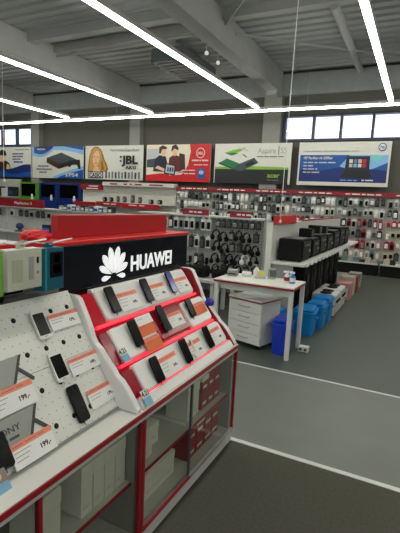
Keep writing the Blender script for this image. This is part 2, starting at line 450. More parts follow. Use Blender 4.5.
a.text('grey', 'harman/kardon', 1.12, 0.93, 0.13, 0.001, width=1.15)
a.text('black', 'JBL', 1.58, 0.53, 0.36, 0.014, width=0.66); a.poly('black', ell(1.53, 0.75, 0.03, 0.03, 10)); a.poly('black', ell(1.53, 0.62, 0.03, 0.03, 10))
a.text('black', 'AKG', 1.74, 0.36, 0.14, 0.005, width=0.44)
a.done('white banner with a blond woman portrait and black speaker lettering')
# two people at a laptop, red side
a = Art(-8.046, ZB, -5.768)
a.poly('cream', [(0, 0.2), (1.75, 0.2), (1.75, BH), (0, BH)])
a.poly('pale', [(0.02, 0.6), (0.5, 0.6), (0.5, 1.0), (0.02, 1.0)])
a.poly('slate', [(0.02, 0.42), (0.36, 0.42), (0.36, 0.7), (0.02, 0.66)])
a.poly('brown', [(1.2, 0.3), (1.52, 0.36), (1.48, 0.82), (1.28, 0.86)])
a.poly('maroon', [(0.86, 0.3), (0.9, 0.72), (1.08, 0.82), (1.28, 0.76), (1.34, 0.3)])
a.poly('skin', ell(1.1, 0.9, 0.09, 0.13)); a.poly('brown', [(0.96, 0.9), (1.0, 1.08), (1.14, 1.12), (1.24, 1.02), (1.22, 0.94), (1.1, 1.0)])
a.poly('navy', [(0.28, 0.3), (0.34, 0.68), (0.52, 0.8), (0.76, 0.76), (0.86, 0.46), (0.84, 0.28)])
a.poly('skin', ell(0.66, 0.9, 0.1, 0.14)); a.poly('brown', [(0.5, 0.86), (0.5, 1.04), (0.64, 1.1), (0.8, 1.04), (0.78, 0.98), (0.62, 0.98), (0.56, 0.84)])
a.poly('skin', [(0.36, 0.4), (0.46, 0.48), (0.74, 0.38), (0.72, 0.3)])
a.poly('red', [(0, 0), (BW, 0), (BW, BH), (1.66, BH), (1.7, 0.9), (1.62, 0.5), (1.5, 0.33), (1.1, 0.24), (0.6, 0.24), (0.0, 0.18)])
a.poly('white', [(0.9, 0.24), (1.5, 0.28), (1.36, 0.21), (0.92, 0.18)])
a.poly('black', [(0.72, 0.22), (0.78, 0.56), (1.16, 0.5), (1.14, 0.18)]); a.poly('pale', [(0.77, 0.26), (0.81, 0.52), (1.12, 0.47), (1.1, 0.23)])
for k in range(3): a.poly('blue' if k % 2 == 0 else 'navy', [(0.84 + 0.09 * k, 0.3), (0.9 + 0.09 * k, 0.29), (0.91 + 0.09 * k, 0.42), (0.85 + 0.09 * k, 0.43)])
a.poly('white', ell(2.06, 0.86, 0.15, 0.15)); a.poly('red', ell(2.06, 0.86, 0.13, 0.13))
a.text('white', 'DELL', 2.06, 0.82, 0.1, 0.003, 'CENTER', 0.2)
a.bars('white', 1.76, 0.62, [0.24, 0.06, 0.22], 0.04); a.bars('cream', 1.84, 0.5, [0.3, 0.16], 0.02)
a.bars('white', 1.42, 0.33, [0.2, 0.24], 0.03); a.bars('white', 1.5, 0.23, [0.14, 0.22], 0.03)
a.poly('blue', rrect(2.0, 0.1, 2.24, 0.4, 0.03)); a.poly('sky', ell(2.12, 0.29, 0.09, 0.07)); a.text('white', 'intel', 2.12, 0.26, 0.08, 0.002, 'CENTER', 0.14)
a.done('red banner with two people leaning over a laptop')
# green laptop
a = Art(-5.64, ZB, -3.337)
a.poly('black', [(0.03, 0), (2.36, 0), (2.36, 0.42), (0.03, 0.42)])
a.poly('lime', [(0.03, 0.4), (2.36, 0.4), (2.36, 0.46), (1.2, 0.49), (0.03, 0.46)])
a.poly('green', [(0.12, 0.56), (0.42, 0.7), (0.86, 0.55), (0.62, 0.4)]); a.poly('black', [(0.12, 0.56), (0.17, 0.58), (0.64, 0.42), (0.62, 0.4)])
a.poly('slate', [(0.62, 0.4), (0.86, 0.56), (1.3, 0.72), (1.44, 0.58), (0.9, 0.34)]); a.poly('black', [(1.02, 0.54), (1.26, 0.64), (1.34, 0.56), (1.06, 0.46)])
a.poly('lime', [(0.32, 0.86), (0.64, 0.82), (0.86, 0.9), (1.02, 1.02), (0.8, 0.97), (0.62, 0.94)]); a.poly('green', [(0.36, 0.84), (0.58, 0.78), (0.78, 0.84), (0.62, 0.87)])
a.poly('grey', [(0.92, 0.8), (1.05, 0.72), (1.07, 0.75), (0.95, 0.83)]); a.poly('pale', [(0.78, 0.98), (1.08, 0.9), (1.1, 0.93), (0.8, 1.01)])
a.text('silver', 'Aspire', 1.4, 0.84, 0.22, 0.0, width=0.56); a.poly('grey', [(2.03, 0.8), (2.045, 0.8), (2.045, 1.04), (2.03, 1.04)]); a.text('silver', 'S5', 2.1, 0.84, 0.22, 0.0, width=0.18)
a.bars('slate', 1.38, 0.74, [0.2, 0.14, 0.22, 0.16], 0.02)
a.text('lime', 'acer', 1.74, 0.18, 0.18, 0.006, width=0.38); a.bars('grey', 1.74, 0.1, [0.12, 0.2], 0.02)
a.done('white and black banner with a green open laptop')
# blue laptop banner
a = Art(-3.138, ZB, -0.841)
a.poly('deep', [(0.05, 0.1), (BW - 0.05, 0.1), (BW - 0.05, 0.79), (0.05, 0.79)])
a.poly('blue', [(0.05, 0.42), (0.6, 0.38), (1.3, 0.5), (BW - 0.05, 0.4), (BW - 0.05, 0.79), (0.05, 0.79)])
a.poly('sky', [(1.15, 0.5), (1.4, 0.79), (BW - 0.05, 0.79), (BW - 0.05, 0.6), (2.0, 0.44), (1.5, 0.4)])
a.poly('teal', [(1.86, 0.76), (2.1, 0.79), (2.3, 0.78), (2.1, 0.6)])
a.poly('black', [(1.28, 0.24), (1.32, 0.76), (1.92, 0.76), (1.93, 0.28)]); a.poly('navy', [(1.35, 0.4), (1.37, 0.73), (1.88, 0.73), (1.89, 0.4)])
a.poly('black', [(1.2, 0.22), (1.28, 0.34), (1.93, 0.36), (2.0, 0.28), (1.9, 0.2)])
for k in range(4):
    for j in range(2):
        a.poly(['pale', 'sky', 'white', 'red', 'white', 'grey', 'pale', 'red'][k + 4 * j], [(1.4 + 0.115 * k, 0.48 + 0.11 * j), (1.49 + 0.115 * k, 0.48 + 0.11 * j), (1.49 + 0.115 * k, 0.57 + 0.11 * j), (1.4 + 0.115 * k, 0.57 + 0.11 * j)])
a.bars('pale', 0.12, 0.88, [0.2, 0.3, 0.12, 0.24, 0.3, 0.2], 0.03)
a.text('white', 'HP Pavilion g6-2000er', 0.16, 0.68, 0.1, 0.002, width=0.8)
for k, ws in enumerate(([0.1, 0.14, 0.1, 0.22, 0.2], [0.1, 0.14], [0.1, 0.18, 0.06], [0.1, 0.08, 0.22])): a.bars('pale', 0.16, 0.58 - 0.085 * k, ws, 0.03)
a.bars('sky', 1.2, 0.14, [0.16, 0.12, 0.1], 0.02); a.bars('white', 1.76, 0.14, [0.06, 0.2], 0.03)
a.poly('blue', ell(2.2, 0.98, 0.1, 0.1)); a.poly('white', ell(2.2, 0.98, 0.08, 0.08)); a.text('blue', 'hp', 2.2, 0.95, 0.11, 0.002, 'CENTER', 0.1)
a.done('white framed blue banner with an open laptop, under the right windows')

# ------------------------------------------------------------------ back wall fixture
BACKP = pegboard_mat('grey_perforated_board', (196, 196, 190), 0.05, 0.008, ('X', 'Z'), (120, 120, 116))
def bay(x0, x1, label, front=11.42, hdr=True):
    t = thing('shelving_bay', label, 'shelving', ((x0 + x1) / 2, 11.9, 0), 0, 'shelving bays along the back wall')
    part('back_panel', box((x0 + 0.03, 11.88, 0.26), (x1 - 0.03, 11.91, 1.95)), BACKP, t)
    part('upright', box((x0, 11.86, 0), (x0 + 0.03, 11.93, 2.03)), LGREY, t)
    part('upright', box((x1 - 0.03, 11.86, 0), (x1, 11.93, 2.03)), LGREY, t)
    part('base_shelf', box((x0 + 0.03, front, 0.27), (x1 - 0.03, 11.88, 0.3), 0.004), WHITE2, t)
    part('kick_plate', box((x0 + 0.03, front + 0.02, 0), (x1 - 0.03, front + 0.06, 0.27)), BLACKM, t)
    if hdr:
        part('header', box((x0 + 0.002, 11.74, 1.93), (x1 - 0.002, 11.879, 2.03), 0.003), mat('header_red', (146, 22, 38), 0.5), t)
        bb = BM(); T = frame((1, 0, 0), (0, 0, 1), (0, -1, 0), (0, 11.738, 0))
        x = x0 + 0.2
        for wl in (0.12, 0.2, 0.09, 0.16, 0.13):
            if x + wl < x1 - 0.05: add_prism(bb, rrect(x, 1.965, x + wl, 1.995, 0.01, 2), 0, 0.003, T)
            x += wl + 0.04
        part('lettering', bb, PAPER, t)
    return t
NAMES = {-0.8: 'at the right edge of view', -2.0: 'under the right half of the blue laptop banner', -3.2: 'under the left half of the blue laptop banner',
         -4.4: 'under the right half of the green laptop banner', -5.6: 'under the left half of the green laptop banner', -6.8: 'under the right half of the red banner'}
for x0 in NAMES: bay(x0, x0 + 1.2, 'shelving bay with red header ' + NAMES[x0])
bay(0.4, 1.6, 'shelving bay with red header beyond the right edge of view')

PACKC = dict(white=mat('pack_white', (224, 224, 218), 0.4), black=mat('pack_black', (38, 40, 42), 0.4), grey=mat('pack_grey', (158, 160, 158), 0.4), red=mat('pack_red', (150, 40, 48), 0.45),
             tan=mat('pack_tan', (196, 182, 160), 0.5), teal=mat('pack_teal', (96, 124, 118), 0.45), pink=mat('pack_pink', (196, 140, 142), 0.45), blue=mat('pack_blue', (60, 84, 140), 0.4))
CLEAR = glass_mat('clear_blister', (225, 230, 228))
PROTO = {}
def pack_proto(kind, col, wd, ht, dp, inner):
    """hanging blister pack: printed card with euro slot tab, moulded clear bubble, product inside, hook"""
    key = (kind, col, wd, ht, dp, inner)
    if key in PROTO: return PROTO[key]
    m = {}
    b = BM(); pts = [(-wd / 2, -ht), (wd / 2, -ht), (wd / 2, -0.02), (wd / 4, -0.015), (wd / 5, 0.012), (-wd / 5, 0.012), (-wd / 4, -0.015), (-wd / 2, -0.02)]
    T = frame((1, 0, 0), (0, 0, 1), (0, -1, 0), (0, 0, 0))
    add_prism(b, pts, 0, 0.004, T)
    me = bpy.data.meshes.new('card'); bmesh.ops.recalc_face_normals(b, faces=b.faces); b.to_mesh(me); b.free(); me.materials.append(PACKC[col]); m['card'] = me
    b = BM(); add_box(b, (-wd * 0.32, -dp, -ht * 0.86), (wd * 0.32, -0.004, -ht * 0.3), 0, bev=min(0.012, dp * 0.3))
    me = bpy.data.meshes.new('product'); b.to_mesh(me); b.free(); me.materials.append(inner); m['product'] = me
    b = BM(); add_tube(b, ((0, 0.098, -0.004), (0, -0.06, -0.004), (0, -0.075, 0.012)), 0.0035, 5)
    me = bpy.data.meshes.new('hook'); b.to_mesh(me); b.free(); me.materials.append(STEEL); m['hook'] = me
    PROTO[key] = m
    return m
def place_pack(name, label, cat, loc, rotz, group, key):
    t = thing(name, label, cat, loc, rotz, group)
    for nm, me in pack_proto(*key).items():
        o = bpy.data.objects.new(nm, me); C.objects.link(o); o.parent = t
    return t
rnd = random.Random(11)
INN = dict(white=[GREY, BLACK, PAPER], black=[GREY, DGREY, PAPER], grey=[BLACK, PAPER, DGREY], red=[BLACK, PAPER, GREY], tan=[BLACK, PAPER], teal=[BLACK, GREY], pink=[PAPER, RED], blue=[PAPER, GREY])
ROWS = [1.885, 1.625, 1.365, 1.105, 0.845, 0.585]
ROWN = ['top', 'second', 'third', 'fourth', 'fifth', 'lowest']
def fill_bay(x0, rows, weights, where, skip=()):
    for r in rows:
        n = 9; cols = list(weights[r].keys()); ws = list(weights[r].values())
        for k in range(n):
            if (r, k) in skip: continue
            col = rnd.choices(cols, ws)[0]
            x = x0 + 0.095 + k * 0.127 + rnd.uniform(-0.002, 0.002)
            ht = rnd.choice([0.17, 0.2, 0.22, 0.235]); wd = rnd.choice([0.095, 0.11, 0.12, 0.122])
            place_pack('hanging_pack', '%s pack, %s from left, %s row, %s' % (col, ORD[k], ROWN[r], where), 'packaged accessory',
                       (x, 11.78, ROWS[r] + rnd.uniform(-0.006, 0.006)), 0, 'packs hanging on the back wall', ('w', col, wd, ht, rnd.choice([0.03, 0.05, 0.07]), rnd.choice(INN[col])))
A_ = dict(white=4, grey=3, black=3, teal=2)
R_ = dict(red=5, black=2, white=1, pink=1)
MIX = dict(white=3, tan=2, red=2, pink=2, grey=2, teal=1, black=1)
W_RIGHT = {0: A_, 1: dict(white=4, black=2, grey=2), 2: R_, 3: MIX, 4: dict(tan=3, red=2, white=2, pink=2, teal=1), 5: dict(tan=3, white=3, teal=2, black=1)}
W_LEFT = {0: dict(black=3, white=3, grey=3, teal=2), 1: dict(white=3, black=4, grey=2, tan=1), 2: dict(grey=2, white=2, teal=2, black=2), 3: A_, 4: A_, 5: A_}
SHORT = {-0.8: 'bay at the right edge', -2.0: 'right part under blue laptop banner', -3.2: 'left part under blue laptop banner', -4.4: 'right part under green laptop banner', -5.6: 'left part under green laptop banner', -6.8: 'right part under the red banner'}
for x0 in (-0.8, -2.0): fill_bay(x0, range(6), W_RIGHT, SHORT[x0], skip=[(r, k) for r in range(6) for k in range(3, 9)] if x0 == -0.8 else ())
for x0, rows in ((-3.2, range(4)), (-4.4, range(3)), (-5.6, range(3)), (-6.8, range(3))): fill_bay(x0, rows, W_LEFT if x0 < -3.3 else W_RIGHT, SHORT[x0])
# boxes standing on the low base shelf at right
for k in range(11):
    x = -1.92 + k * 0.142
    c = rnd.choice(['black', 'grey', 'white', 'tan', 'teal'])
    h = rnd.uniform(0.07, 0.13)
    b = box((-0.06, -0.08, 0), (0.06, 0.08, h), 0.006)
    o = obj('small_carton', b, PACKC[c], None, (x, 11.56, 0.3008))
    tag(o, '%s small carton, %s from left along the low back wall shelf' % (c, ORD[k]), 'carton', 'cartons on the low back wall shelf')

# white speaker bay, red headed bay and game kiosks
t = thing('display_bay', 'white speaker bay with white ribbon header, under the blond woman banner', 'shelving', (-8.2, 11.9, 0))
part('back_panel', box((-9.62, 11.86, 0.1), (-6.86, 11.9, 2.02)), mat('bay_white', (196, 194, 186), 0.5), t)
part('header', box((-9.62, 11.72, 1.98), (-6.86, 11.86, 2.1), 0.004), mat('header_white', (214, 212, 206), 0.5), t)
bb = BM(); T = frame((1, 0, 0), (0, 0, 1), (0, -1, 0), (0, 11.718, 0))
for x, wl in ((-9.3, 0.3), (-8.75, 0.14), (-8.5, 0.08), (-8.3, 0.25), (-7.75, 0.5)): add_prism(bb, rrect(x, 2.02, x + wl, 2.065, 0.01, 2), 0, 0.003, T)
part('lettering', bb, RED, t)
part('shelf', box((-9.62, 11.45, 1.42), (-6.86, 11.86, 1.45)), WHITE2, t)
part('price_rail', box((-9.62, 11.41, 1.33), (-8.55, 11.449, 1.45)), mat('rail_red', (176, 24, 36), 0.5), t)
part('price_rail', box((-8.55, 11.41, 1.29), (-7.2, 11.449, 1.44)), MATS['rail_red'], t)
bb = BM(); T = frame((1, 0, 0), (0, 0, 1), (0, -1, 0), (0, 11.409, 0))
for x, wl in ((-9.3, 0.24), (-9.0, 0.2), (-8.3, 0.3), (-7.9, 0.2)): add_prism(bb, rrect(x, 1.37, x + wl, 1.4, 0.008, 2), 0, 0.003, T)
part('lettering', bb, PAPER, t)
part('lower_shelf', box((-9.62, 11.42, 1.05), (-6.86, 11.86, 1.08)), WHITE2, t)
part('upright', box((-9.65, 11.84, 0), (-9.62, 11.92, 2.1)), LGREY, t); part('upright', box((-6.86, 11.84, 0), (-6.83, 11.92, 2.1)), LGREY, t)
for k, (x, h, rr) in enumerate(((-9.42, 0.15, 0.075), (-9.16, 0.15, 0.075), (-8.88, 0.2, 0.06), (-8.62, 0.2, 0.07), (-8.3, 0.26, 0.07), (-8.02, 0.2, 0.07), (-7.6, 0.14, 0.08), (-7.28, 0.14, 0.08))):
    t = thing('speaker', 'small dark %s speaker, %s from left on the white speaker bay' % ('round' if h < 0.16 else 'upright', ORD[k]), 'speaker', (x, 11.62, 1.451), 0, 'speakers on the white bay')
    bb = BM(); add_lathe(bb, [(rr * 0.6, 0), (rr, h * 0.2), (rr, h * 0.75), (rr * 0.7, h)], 14); obj('body', bb, BLACKM if h < 0.16 else DGREY, t)
    bb = BM(); add_lathe(bb, [(rr * 0.65, 0), (rr * 0.55, 0.006), (rr * 0.2, 0.002)], 12, T=frame((1, 0, 0), (0, 0, 1), (0, -1, 0), (0, -rr - 0.001, h * 0.5))); obj('driver', bb, GREY, t)
t = thing('display_bay', 'narrow white bay with red header beside the blue kiosks', 'shelving', (-10.1, 11.9, 0))
part('back_panel', box((-10.56, 11.84, 0.0), (-9.67, 11.88, 2.0)), WHITE2, t)
part('header', box((-10.56, 11.72, 1.82), (-9.67, 11.84, 2.0), 0.004), MATS['header_red'], t)
bb = BM(); T = frame((1, 0, 0), (0, 0, 1), (0, -1, 0), (0, 11.718, 0))
for x, z, wl in ((-10.2, 1.93, 0.4), (-10.3, 1.85, 0.5)): add_prism(bb, rrect(x, z, x + wl, z + 0.035, 0.01, 2), 0, 0.003, T)
part('lettering', bb, PAPER, t)
part('shelf', box((-10.56, 11.45, 1.38), (-9.67, 11.84, 1.41)), WHITE2, t)
part('price_rail', box((-10.56, 11.41, 1.28), (-9.67, 11.449, 1.42)), MATS['rail_red'], t)
for x0, x1, c, lab in ((-13.6, -12.66, (96, 158, 36), 'green framed game kiosk panel with dark screen'), (-12.6, -11.7, (20, 52, 126), 'left of two blue framed game kiosk panels'),
                       (-11.68, -10.62, (18, 46, 116), 'right of two blue framed game kiosk panels, beside the red headed bay')):
    t = thing('game_kiosk', lab, 'kiosk', ((x0 + x1) / 2, 11.85, 0), 0, 'game kiosks along the back wall')
    fm = mat('kiosk_%d' % c[0], c, 0.4)
    bb = BM(); add_box(bb, (x0, 11.7, 0), (x1, 11.95, 1.38)); part('cabinet', bb, fm, t)
    bb = BM(); add_box(bb, (x0, 11.8, 1.38), (x1, 11.95, 2.0), bev=0.01); part('surround', bb, fm, t)
    part('screen', box((x0 + 0.1, 11.785, 1.5), (x1 - 0.14, 11.8, 1.95)), BLACKG, t)
    bb = BM(); add_lathe(bb, [(0.045, 0), (0.05, 0.08), (0.03, 0.12), (0.035, 0.16), (0.02, 0.2)], 10, T=Matrix.Translation((x1 - 0.26, 11.75, 1.38))); part('pointer', bb, PAPER, t)
# cartons stacked left of the green kiosk
for k, (x, z, c) in enumerate(((-14.9, 1.45, 'grey'), (-14.55, 1.45, 'black'), (-14.2, 1.45, 'white'), (-13.85, 1.45, 'black'))):
    t = thing('carton', '%s carton, %s from left on the shelf left of the green kiosk' % (c, ORD[k]), 'carton', (x, 11.7, 1.451), 0, 'cartons left of the green kiosk')
    obj('body', box((-0.15, -0.12, 0), (0.15, 0.12, 0.3 + 0.06 * (k % 2)), 0.008), PACKC[c], t)
    obj('label', box((-0.1, -0.126, 0.08), (0.1, -0.121, 0.22)), PACKC['blue' if k % 2 else 'white'], t)
t = thing('shelving_bay', 'grey shelving bay at the left edge of view, left of the green kiosk', 'shelving', (-14.6, 11.9, 0), 0, 'shelving bays along the back wall')
part('back_panel', box((-15.6, 11.88, 0), (-13.65, 11.92, 2.1)), BACKP, t)
part('shelf', box((-15.6, 11.45, 1.42), (-13.65, 11.88, 1.45)), WHITE2, t)

# ------------------------------------------------------------------ middle gondolas
def gondola(x0, x1, yb, top, label, shelves, peg):
    t = thing('gondola_shelving', label, 'shelving', ((x0 + x1) / 2, yb, 0))
    part('back_panel', box((x0, yb, 0.1), (x1, yb + 0.04, top - 0.03)), peg, t)
    part('top_ledge', box((x0, yb - 0.12, top - 0.03), (x1, yb + 0.3, top), 0.004), LGREY, t)
    for z, d in shelves: part('shelf', box((x0, yb - d, z - 0.03), (x1, yb, z), 0.004), WHITE2, t)
    part('kick_plate', box((x0, yb - 0.38, 0), (x1, yb, 0.12)), DGREY, t)
    n = max(1, round((x1 - x0) / 1.2))
    for k in range(n + 1):
        x = x0 + (x1 - x0) * k / n
        part('upright', box((x - 0.02, yb - 0.02, 0), (x + 0.02, yb + 0.05, top)), LGREY, t)
    return t
gondola(-11.0, -5.3, 8.12, 1.24, 'long low white gondola in front of the game kiosks', [(0.62, 0.35), (0.3, 0.4)], BACKP)
gondola(-4.5, -2.17, 6.6, 1.38, 'grey gondola hung with phone cases and headphones behind the table', [(0.4, 0.42)], pegboard_mat('grey_slat_board', (172, 174, 170), 0.05, 0.008, ('X', 'Z'), (110, 110, 108)))
# header board and small signs
t = thing('header_board', 'long red header board with white lettering on the low white gondola at left', 'sign', (-10, 8.1, 1.24))
part('board', box((-11.0, 8.02, 1.241), (-8.42, 8.06, 1.44), 0.004), MATS['header_red'], t)
bb = BM(); text_bm(bb, 'PlayStation 3', 0.09, frame((1, 0, 0), (0, 0, 1), (0, -1, 0), (-9.45, 8.018, 1.31)), 0, 0.003, 0.001, width=0.62)
part('lettering', bb, PAPER, t)
for x0, x1, lab in ((-3.6, -3.12, 'small red sign standing on the gondola above the phone cases'), (-2.74, -2.38, 'small red sign standing on the gondola above the headphones')):
    t = thing('shelf_sign', lab, 'sign', ((x0 + x1) / 2, 6.5, 1.38))
    part('board', box((x0, 6.49, 1.38), (x1, 6.51, 1.475), 0.003), MATS['header_red'], t)
    bb = BM(); T = frame((1, 0, 0), (0, 0, 1), (0, -1, 0), (0, 6.489, 0)); x = x0 + 0.12
    for wl in (0.07, 0.05, 0.08):
        add_prism(bb, rrect(x, 1.415, x + wl, 1.44, 0.006, 2), 0, 0.003, T); x += wl + 0.02
    part('lettering', bb, PAPER, t)
# packs on the low white gondola
for k, (x, c) in enumerate(((-9.98, 'black'), (-9.5, 'white'), (-9.2, 'black'), (-8.98, 'black'), (-8.8, 'grey'), (-8.6, 'black'), (-8.42, 'black'), (-8.2, 'grey'))):
    place_pack('hanging_pack', '%s pack, %s from left in the row under the long red header board' % (c, ORD[k]), 'packaged accessory', (x, 8.0, 1.17), 0,
               'packs on the low white gondola', ('g', c, 0.13, 0.17, 0.04, DGREY if c == 'black' else BLACK))
t = thing('carton', 'blue and black carton hung on the low white gondola', 'carton', (-8.12, 7.9, 0.6208))
obj('body', box((-0.13, -0.1, 0), (0.13, 0.1, 0.24), 0.006), PACKC['black'], t); obj('label', box((-0.12, -0.106, 0.03), (0.12, -0.101, 0.16)), mat('label_blue', (40, 110, 220), 0.4), t)
t = thing('webcam', 'dark blue round gadget on the shelf of the low white gondola', 'gadget', (-9.15, 7.92, 0.6208))
bb = BM(); add_lathe(bb, [(0.13, 0), (0.14, 0.02), (0.05, 0.04), (0.04, 0.06)], 14); obj('base', bb, DGREY, t)
bb = BM(); add_lathe(bb, [(0.03, 0.05), (0.09, 0.09), (0.1, 0.14), (0.08, 0.19), (0.03, 0.22)], 16); obj('body', bb, mat('navy_plastic', (38, 44, 96), 0.4), t)
for k in range(12):
    x = -7.85 + 0.135 * k; c = ['grey', 'blue', 'white', 'blue', 'grey', 'black'][k % 6]
    h = 0.1 + 0.02 * ((k * 7) % 3)
    t = thing('small_carton', '%s small carton, %s from left on the low white gondola behind the red panel' % (c, ORD[k]), 'carton', (x, 8.1, 1.2408), 0, 'cartons on top of the low white gondola')
    obj('body', box((-0.058, -0.08, 0), (0.058, 0.08, h), 0.005), PACKC[c], t)
    obj('label', box((-0.045, -0.085, 0.02), (0.045, -0.081, h * 0.6)), PACKC['white' if c != 'white' else 'blue'], t)
# phone cases
for r, (z, nm) in enumerate(((1.335, 'top'), (1.045, 'middle'), (0.755, 'lower'))):
    for k in range(12):
        x = -4.22 + 0.103 * k
        c = rnd.choices(['white', 'black', 'grey', 'teal'], [7, 2, 0.5, 0.5] if r < 2 else [2, 4, 3, 1])[0]
        inn = BLACK if c != 'black' else rnd.choice([DGREY, PAPER, GREY])
        place_pack('phone_case_pack', '%s phone case pack, %s from left in the %s row on the grey gondola' % (c, ORD[k], nm), 'phone case',
                   (x, 6.46, z), 0, 'phone cases on the grey gondola', ('p', c, 0.085, 0.2, 0.03, inn))
for k in range(8):
    x = -2.92 + 0.098 * k
    place_pack('cable_pack', 'black cable pack, %s from left in the row above the headphones' % ORD[k], 'packaged accessory', (x, 6.46, 1.335), 0,
               'black cable packs on the grey gondola', ('c', 'black', 0.09, 0.13, 0.04, DGREY if k % 3 else GREY))
hp = None
for r, (z, nm) in enumerate(((1.165, 'top'), (0.985, 'second'), (0.805, 'third'), (0.625, 'lowest'))):
    for k in range(6):
        x = -2.93 + 0.132 * k + 0.02 * (r % 2) + rnd.uniform(-0.012, 0.012)
        if hp is not None and (r * 6 + k) in (2, 5, 8, 9, 13, 19, 22, 23):
            place_pack('hanging_pack', 'black hanging pack among the headphones, %s from left in the %s row' % (ORD[k], nm), 'packaged accessory', (x, 6.46, z), 0, 'black packs among the headphones', ('h', 'black', 0.105, 0.16, 0.05, DGREY if k % 2 else GREY)); continue
        white = (r == 2 and k == 4)
        lab = ('white' if white else 'black') + ' headphones, %s from left in the %s row on the grey gondola' % (ORD[k], nm)
        if hp is None or white:
            t = thing('hanging_headphones', lab, 'headphones', (x, 6.42, z), 1.1, 'headphones on the grey gondola')
            b1 = BM(); add_tube(b1, [(0.075 * math.cos(a), 0, 0.085 * math.sin(a) - 0.085) for a in [math.radians(-15 + 210 * i / 12) for i in range(13)]], 0.014, 7)
            obj('headband', b1, PAPER if white else BLACKM, t)
            for sd in (-1, 1):
                b2 = BM(); add_lathe(b2, [(0.02, -0.02), (0.042, -0.014), (0.045, 0.008), (0.034, 0.02)], 12, T=frame((0, 1, 0), (0, 0, 1), (sd, 0, 0), (sd * 0.07, 0, -0.115)))
                obj('ear_cup', b2, PAPER if white else BLACK, t)
            bb = BM(); add_tube(bb, ((0.0, 0.09, 0.0), (0, -0.05, -0.012)), 0.004, 5); obj('hook', bb, STEEL, t)
            if not white: hp = t
        else: dup(hp, (x, 6.42, z + rnd.uniform(-0.03, 0.01)), rnd.uniform(1.1, 1.35), lab)
# black bags on the gondola's lowest shelf and a low wire bin in front of it
t = thing('low_bench', 'low grey bench in front of the grey gondola, behind the tiered phone stand', 'bench', (-3.3, 5.75, 0))
part('top', box((-4.3, 5.5, 0.46), (-2.45, 6.02, 0.5), 0.005), LGREY, t)
for x in (-4.2, -2.55):
    for y in (5.56, 5.96): part('leg', box((x - 0.025, y - 0.025, 0), (x + 0.025, y + 0.025, 0.46)), LGREY, t)
for k, (x, y, s) in enumerate(((-3.72, 5.75, 0.9), (-3.42, 5.72, 1.1), (-3.12, 5.76, 1.0), (-2.84, 5.74, 1.15), (-2.58, 5.8, 0.85))):
    t = thing('camera_bag', 'black camera bag, %s from left on the low grey bench' % ORD[k], 'bag', (x, y, 0.5), 0.2 * (-1) ** k, 'black bags on the low bench')
    bb = BM(); add_box(bb, (-0.11 * s, -0.08 * s, 0), (0.11 * s, 0.08 * s, 0.15 * s), 0, bev=0.035 * s, seg=3); obj('body', bb, BLACKM, t, smooth=True)
    bb = BM(); add_box(bb, (-0.075 * s, -0.1 * s, 0.02 * s), (0.075 * s, -0.072 * s, 0.09 * s), 0, bev=0.012 * s); obj('pocket', bb, BLACK, t)
    bb = BM(); add_tube(bb, [(0.1 * s * math.cos(a), 0, 0.13 * s + 0.07 * s * math.sin(a)) for a in [PI * i / 8 for i in range(9)]], 0.009 * s, 6); obj('handle', bb, BLACK, t)

# ------------------------------------------------------------------ island counter on the right
t = thing('island_counter', 'long white island counter with upright spine and black appliances on its shelf', 'counter', (-1.6, 5.3, 0))
SP = mat('island_white', (206, 206, 200), 0.5, var=0.03)
part('spine', box((-1.71, 5.3, 0), (-1.645, 10.4, 1.38), 0.004), SP, t)
part('spine_edge', box((-1.714, 5.285, 0.3), (-1.641, 5.3, 1.385)), WHITE, t)
part('counter_top', box((-1.645, 5.3, 0.865), (-1.22, 10.4, 0.895), 0.004), WHITE2, t)
for k in range(20): part('price_holder', box((-1.219, 5.4 + 0.25 * k, 0.86), (-1.2, 5.52 + 0.25 * k, 0.9)), PAPER, t)
part('end_panel', box((-1.645, 5.32, 0.02), (-1.36, 5.36, 0.865)), mat('island_grey', (150, 152, 149), 0.5), t)
part('base', box((-1.645, 5.36, 0), (-1.36, 10.4, 0.12)), DGREY, t)
part('lower_shelf', box((-1.645, 5.9, 0.12), (-1.36, 10.4, 0.15), 0.003), LGREY, t)
part('top_trim', box((-1.712, 6.9, 1.381), (-1.643, 10.4, 1.40)), MATS['header_red'], t)
t = thing('shelf_sign', 'red sign fixed to the near end of the white island spine', 'sign', (-1.64, 5.8, 1.36))
part('board', box((-1.640, 5.30, 1.36), (-1.622, 6.36, 1.475), 0.003), REDH, t)
part('foot', box((-1.70, 5.4, 1.381), (-1.632, 5.5, 1.387)), STEEL, t)
t = thing('hanging_cable', 'thin white cable hanging from the roof to the red sign on the island', 'cable', (-1.61, 5.5, 1.40))
bb = BM(); add_tube(bb, ((-1.615, 5.5, 1.42), (-1.59, 5.5, 5.199)), 0.0042, 6); part('cord', bb, PAPER, t)
bb = BM(); add_box(bb, (-1.6215, 5.46, 1.38), (-1.605, 5.54, 1.42), bev=0.006); part('clip', bb, PAPER, t)
t = thing('hanging_cable', 'thin white cable hanging from the roof at the left edge of view', 'cable', (-11.03, 9.0, 1.9))
bb = BM(); add_tube(bb, ((-11.03, 9.0, 1.95), (-11.03, 9.0, 5.199)), 0.007, 6); part('cord', bb, PAPER, t)
bb = BM(); add_box(bb, (-11.06, 8.97, 1.9), (-11.0, 9.03, 1.96), bev=0.008); part('weight', bb, PAPER, t)
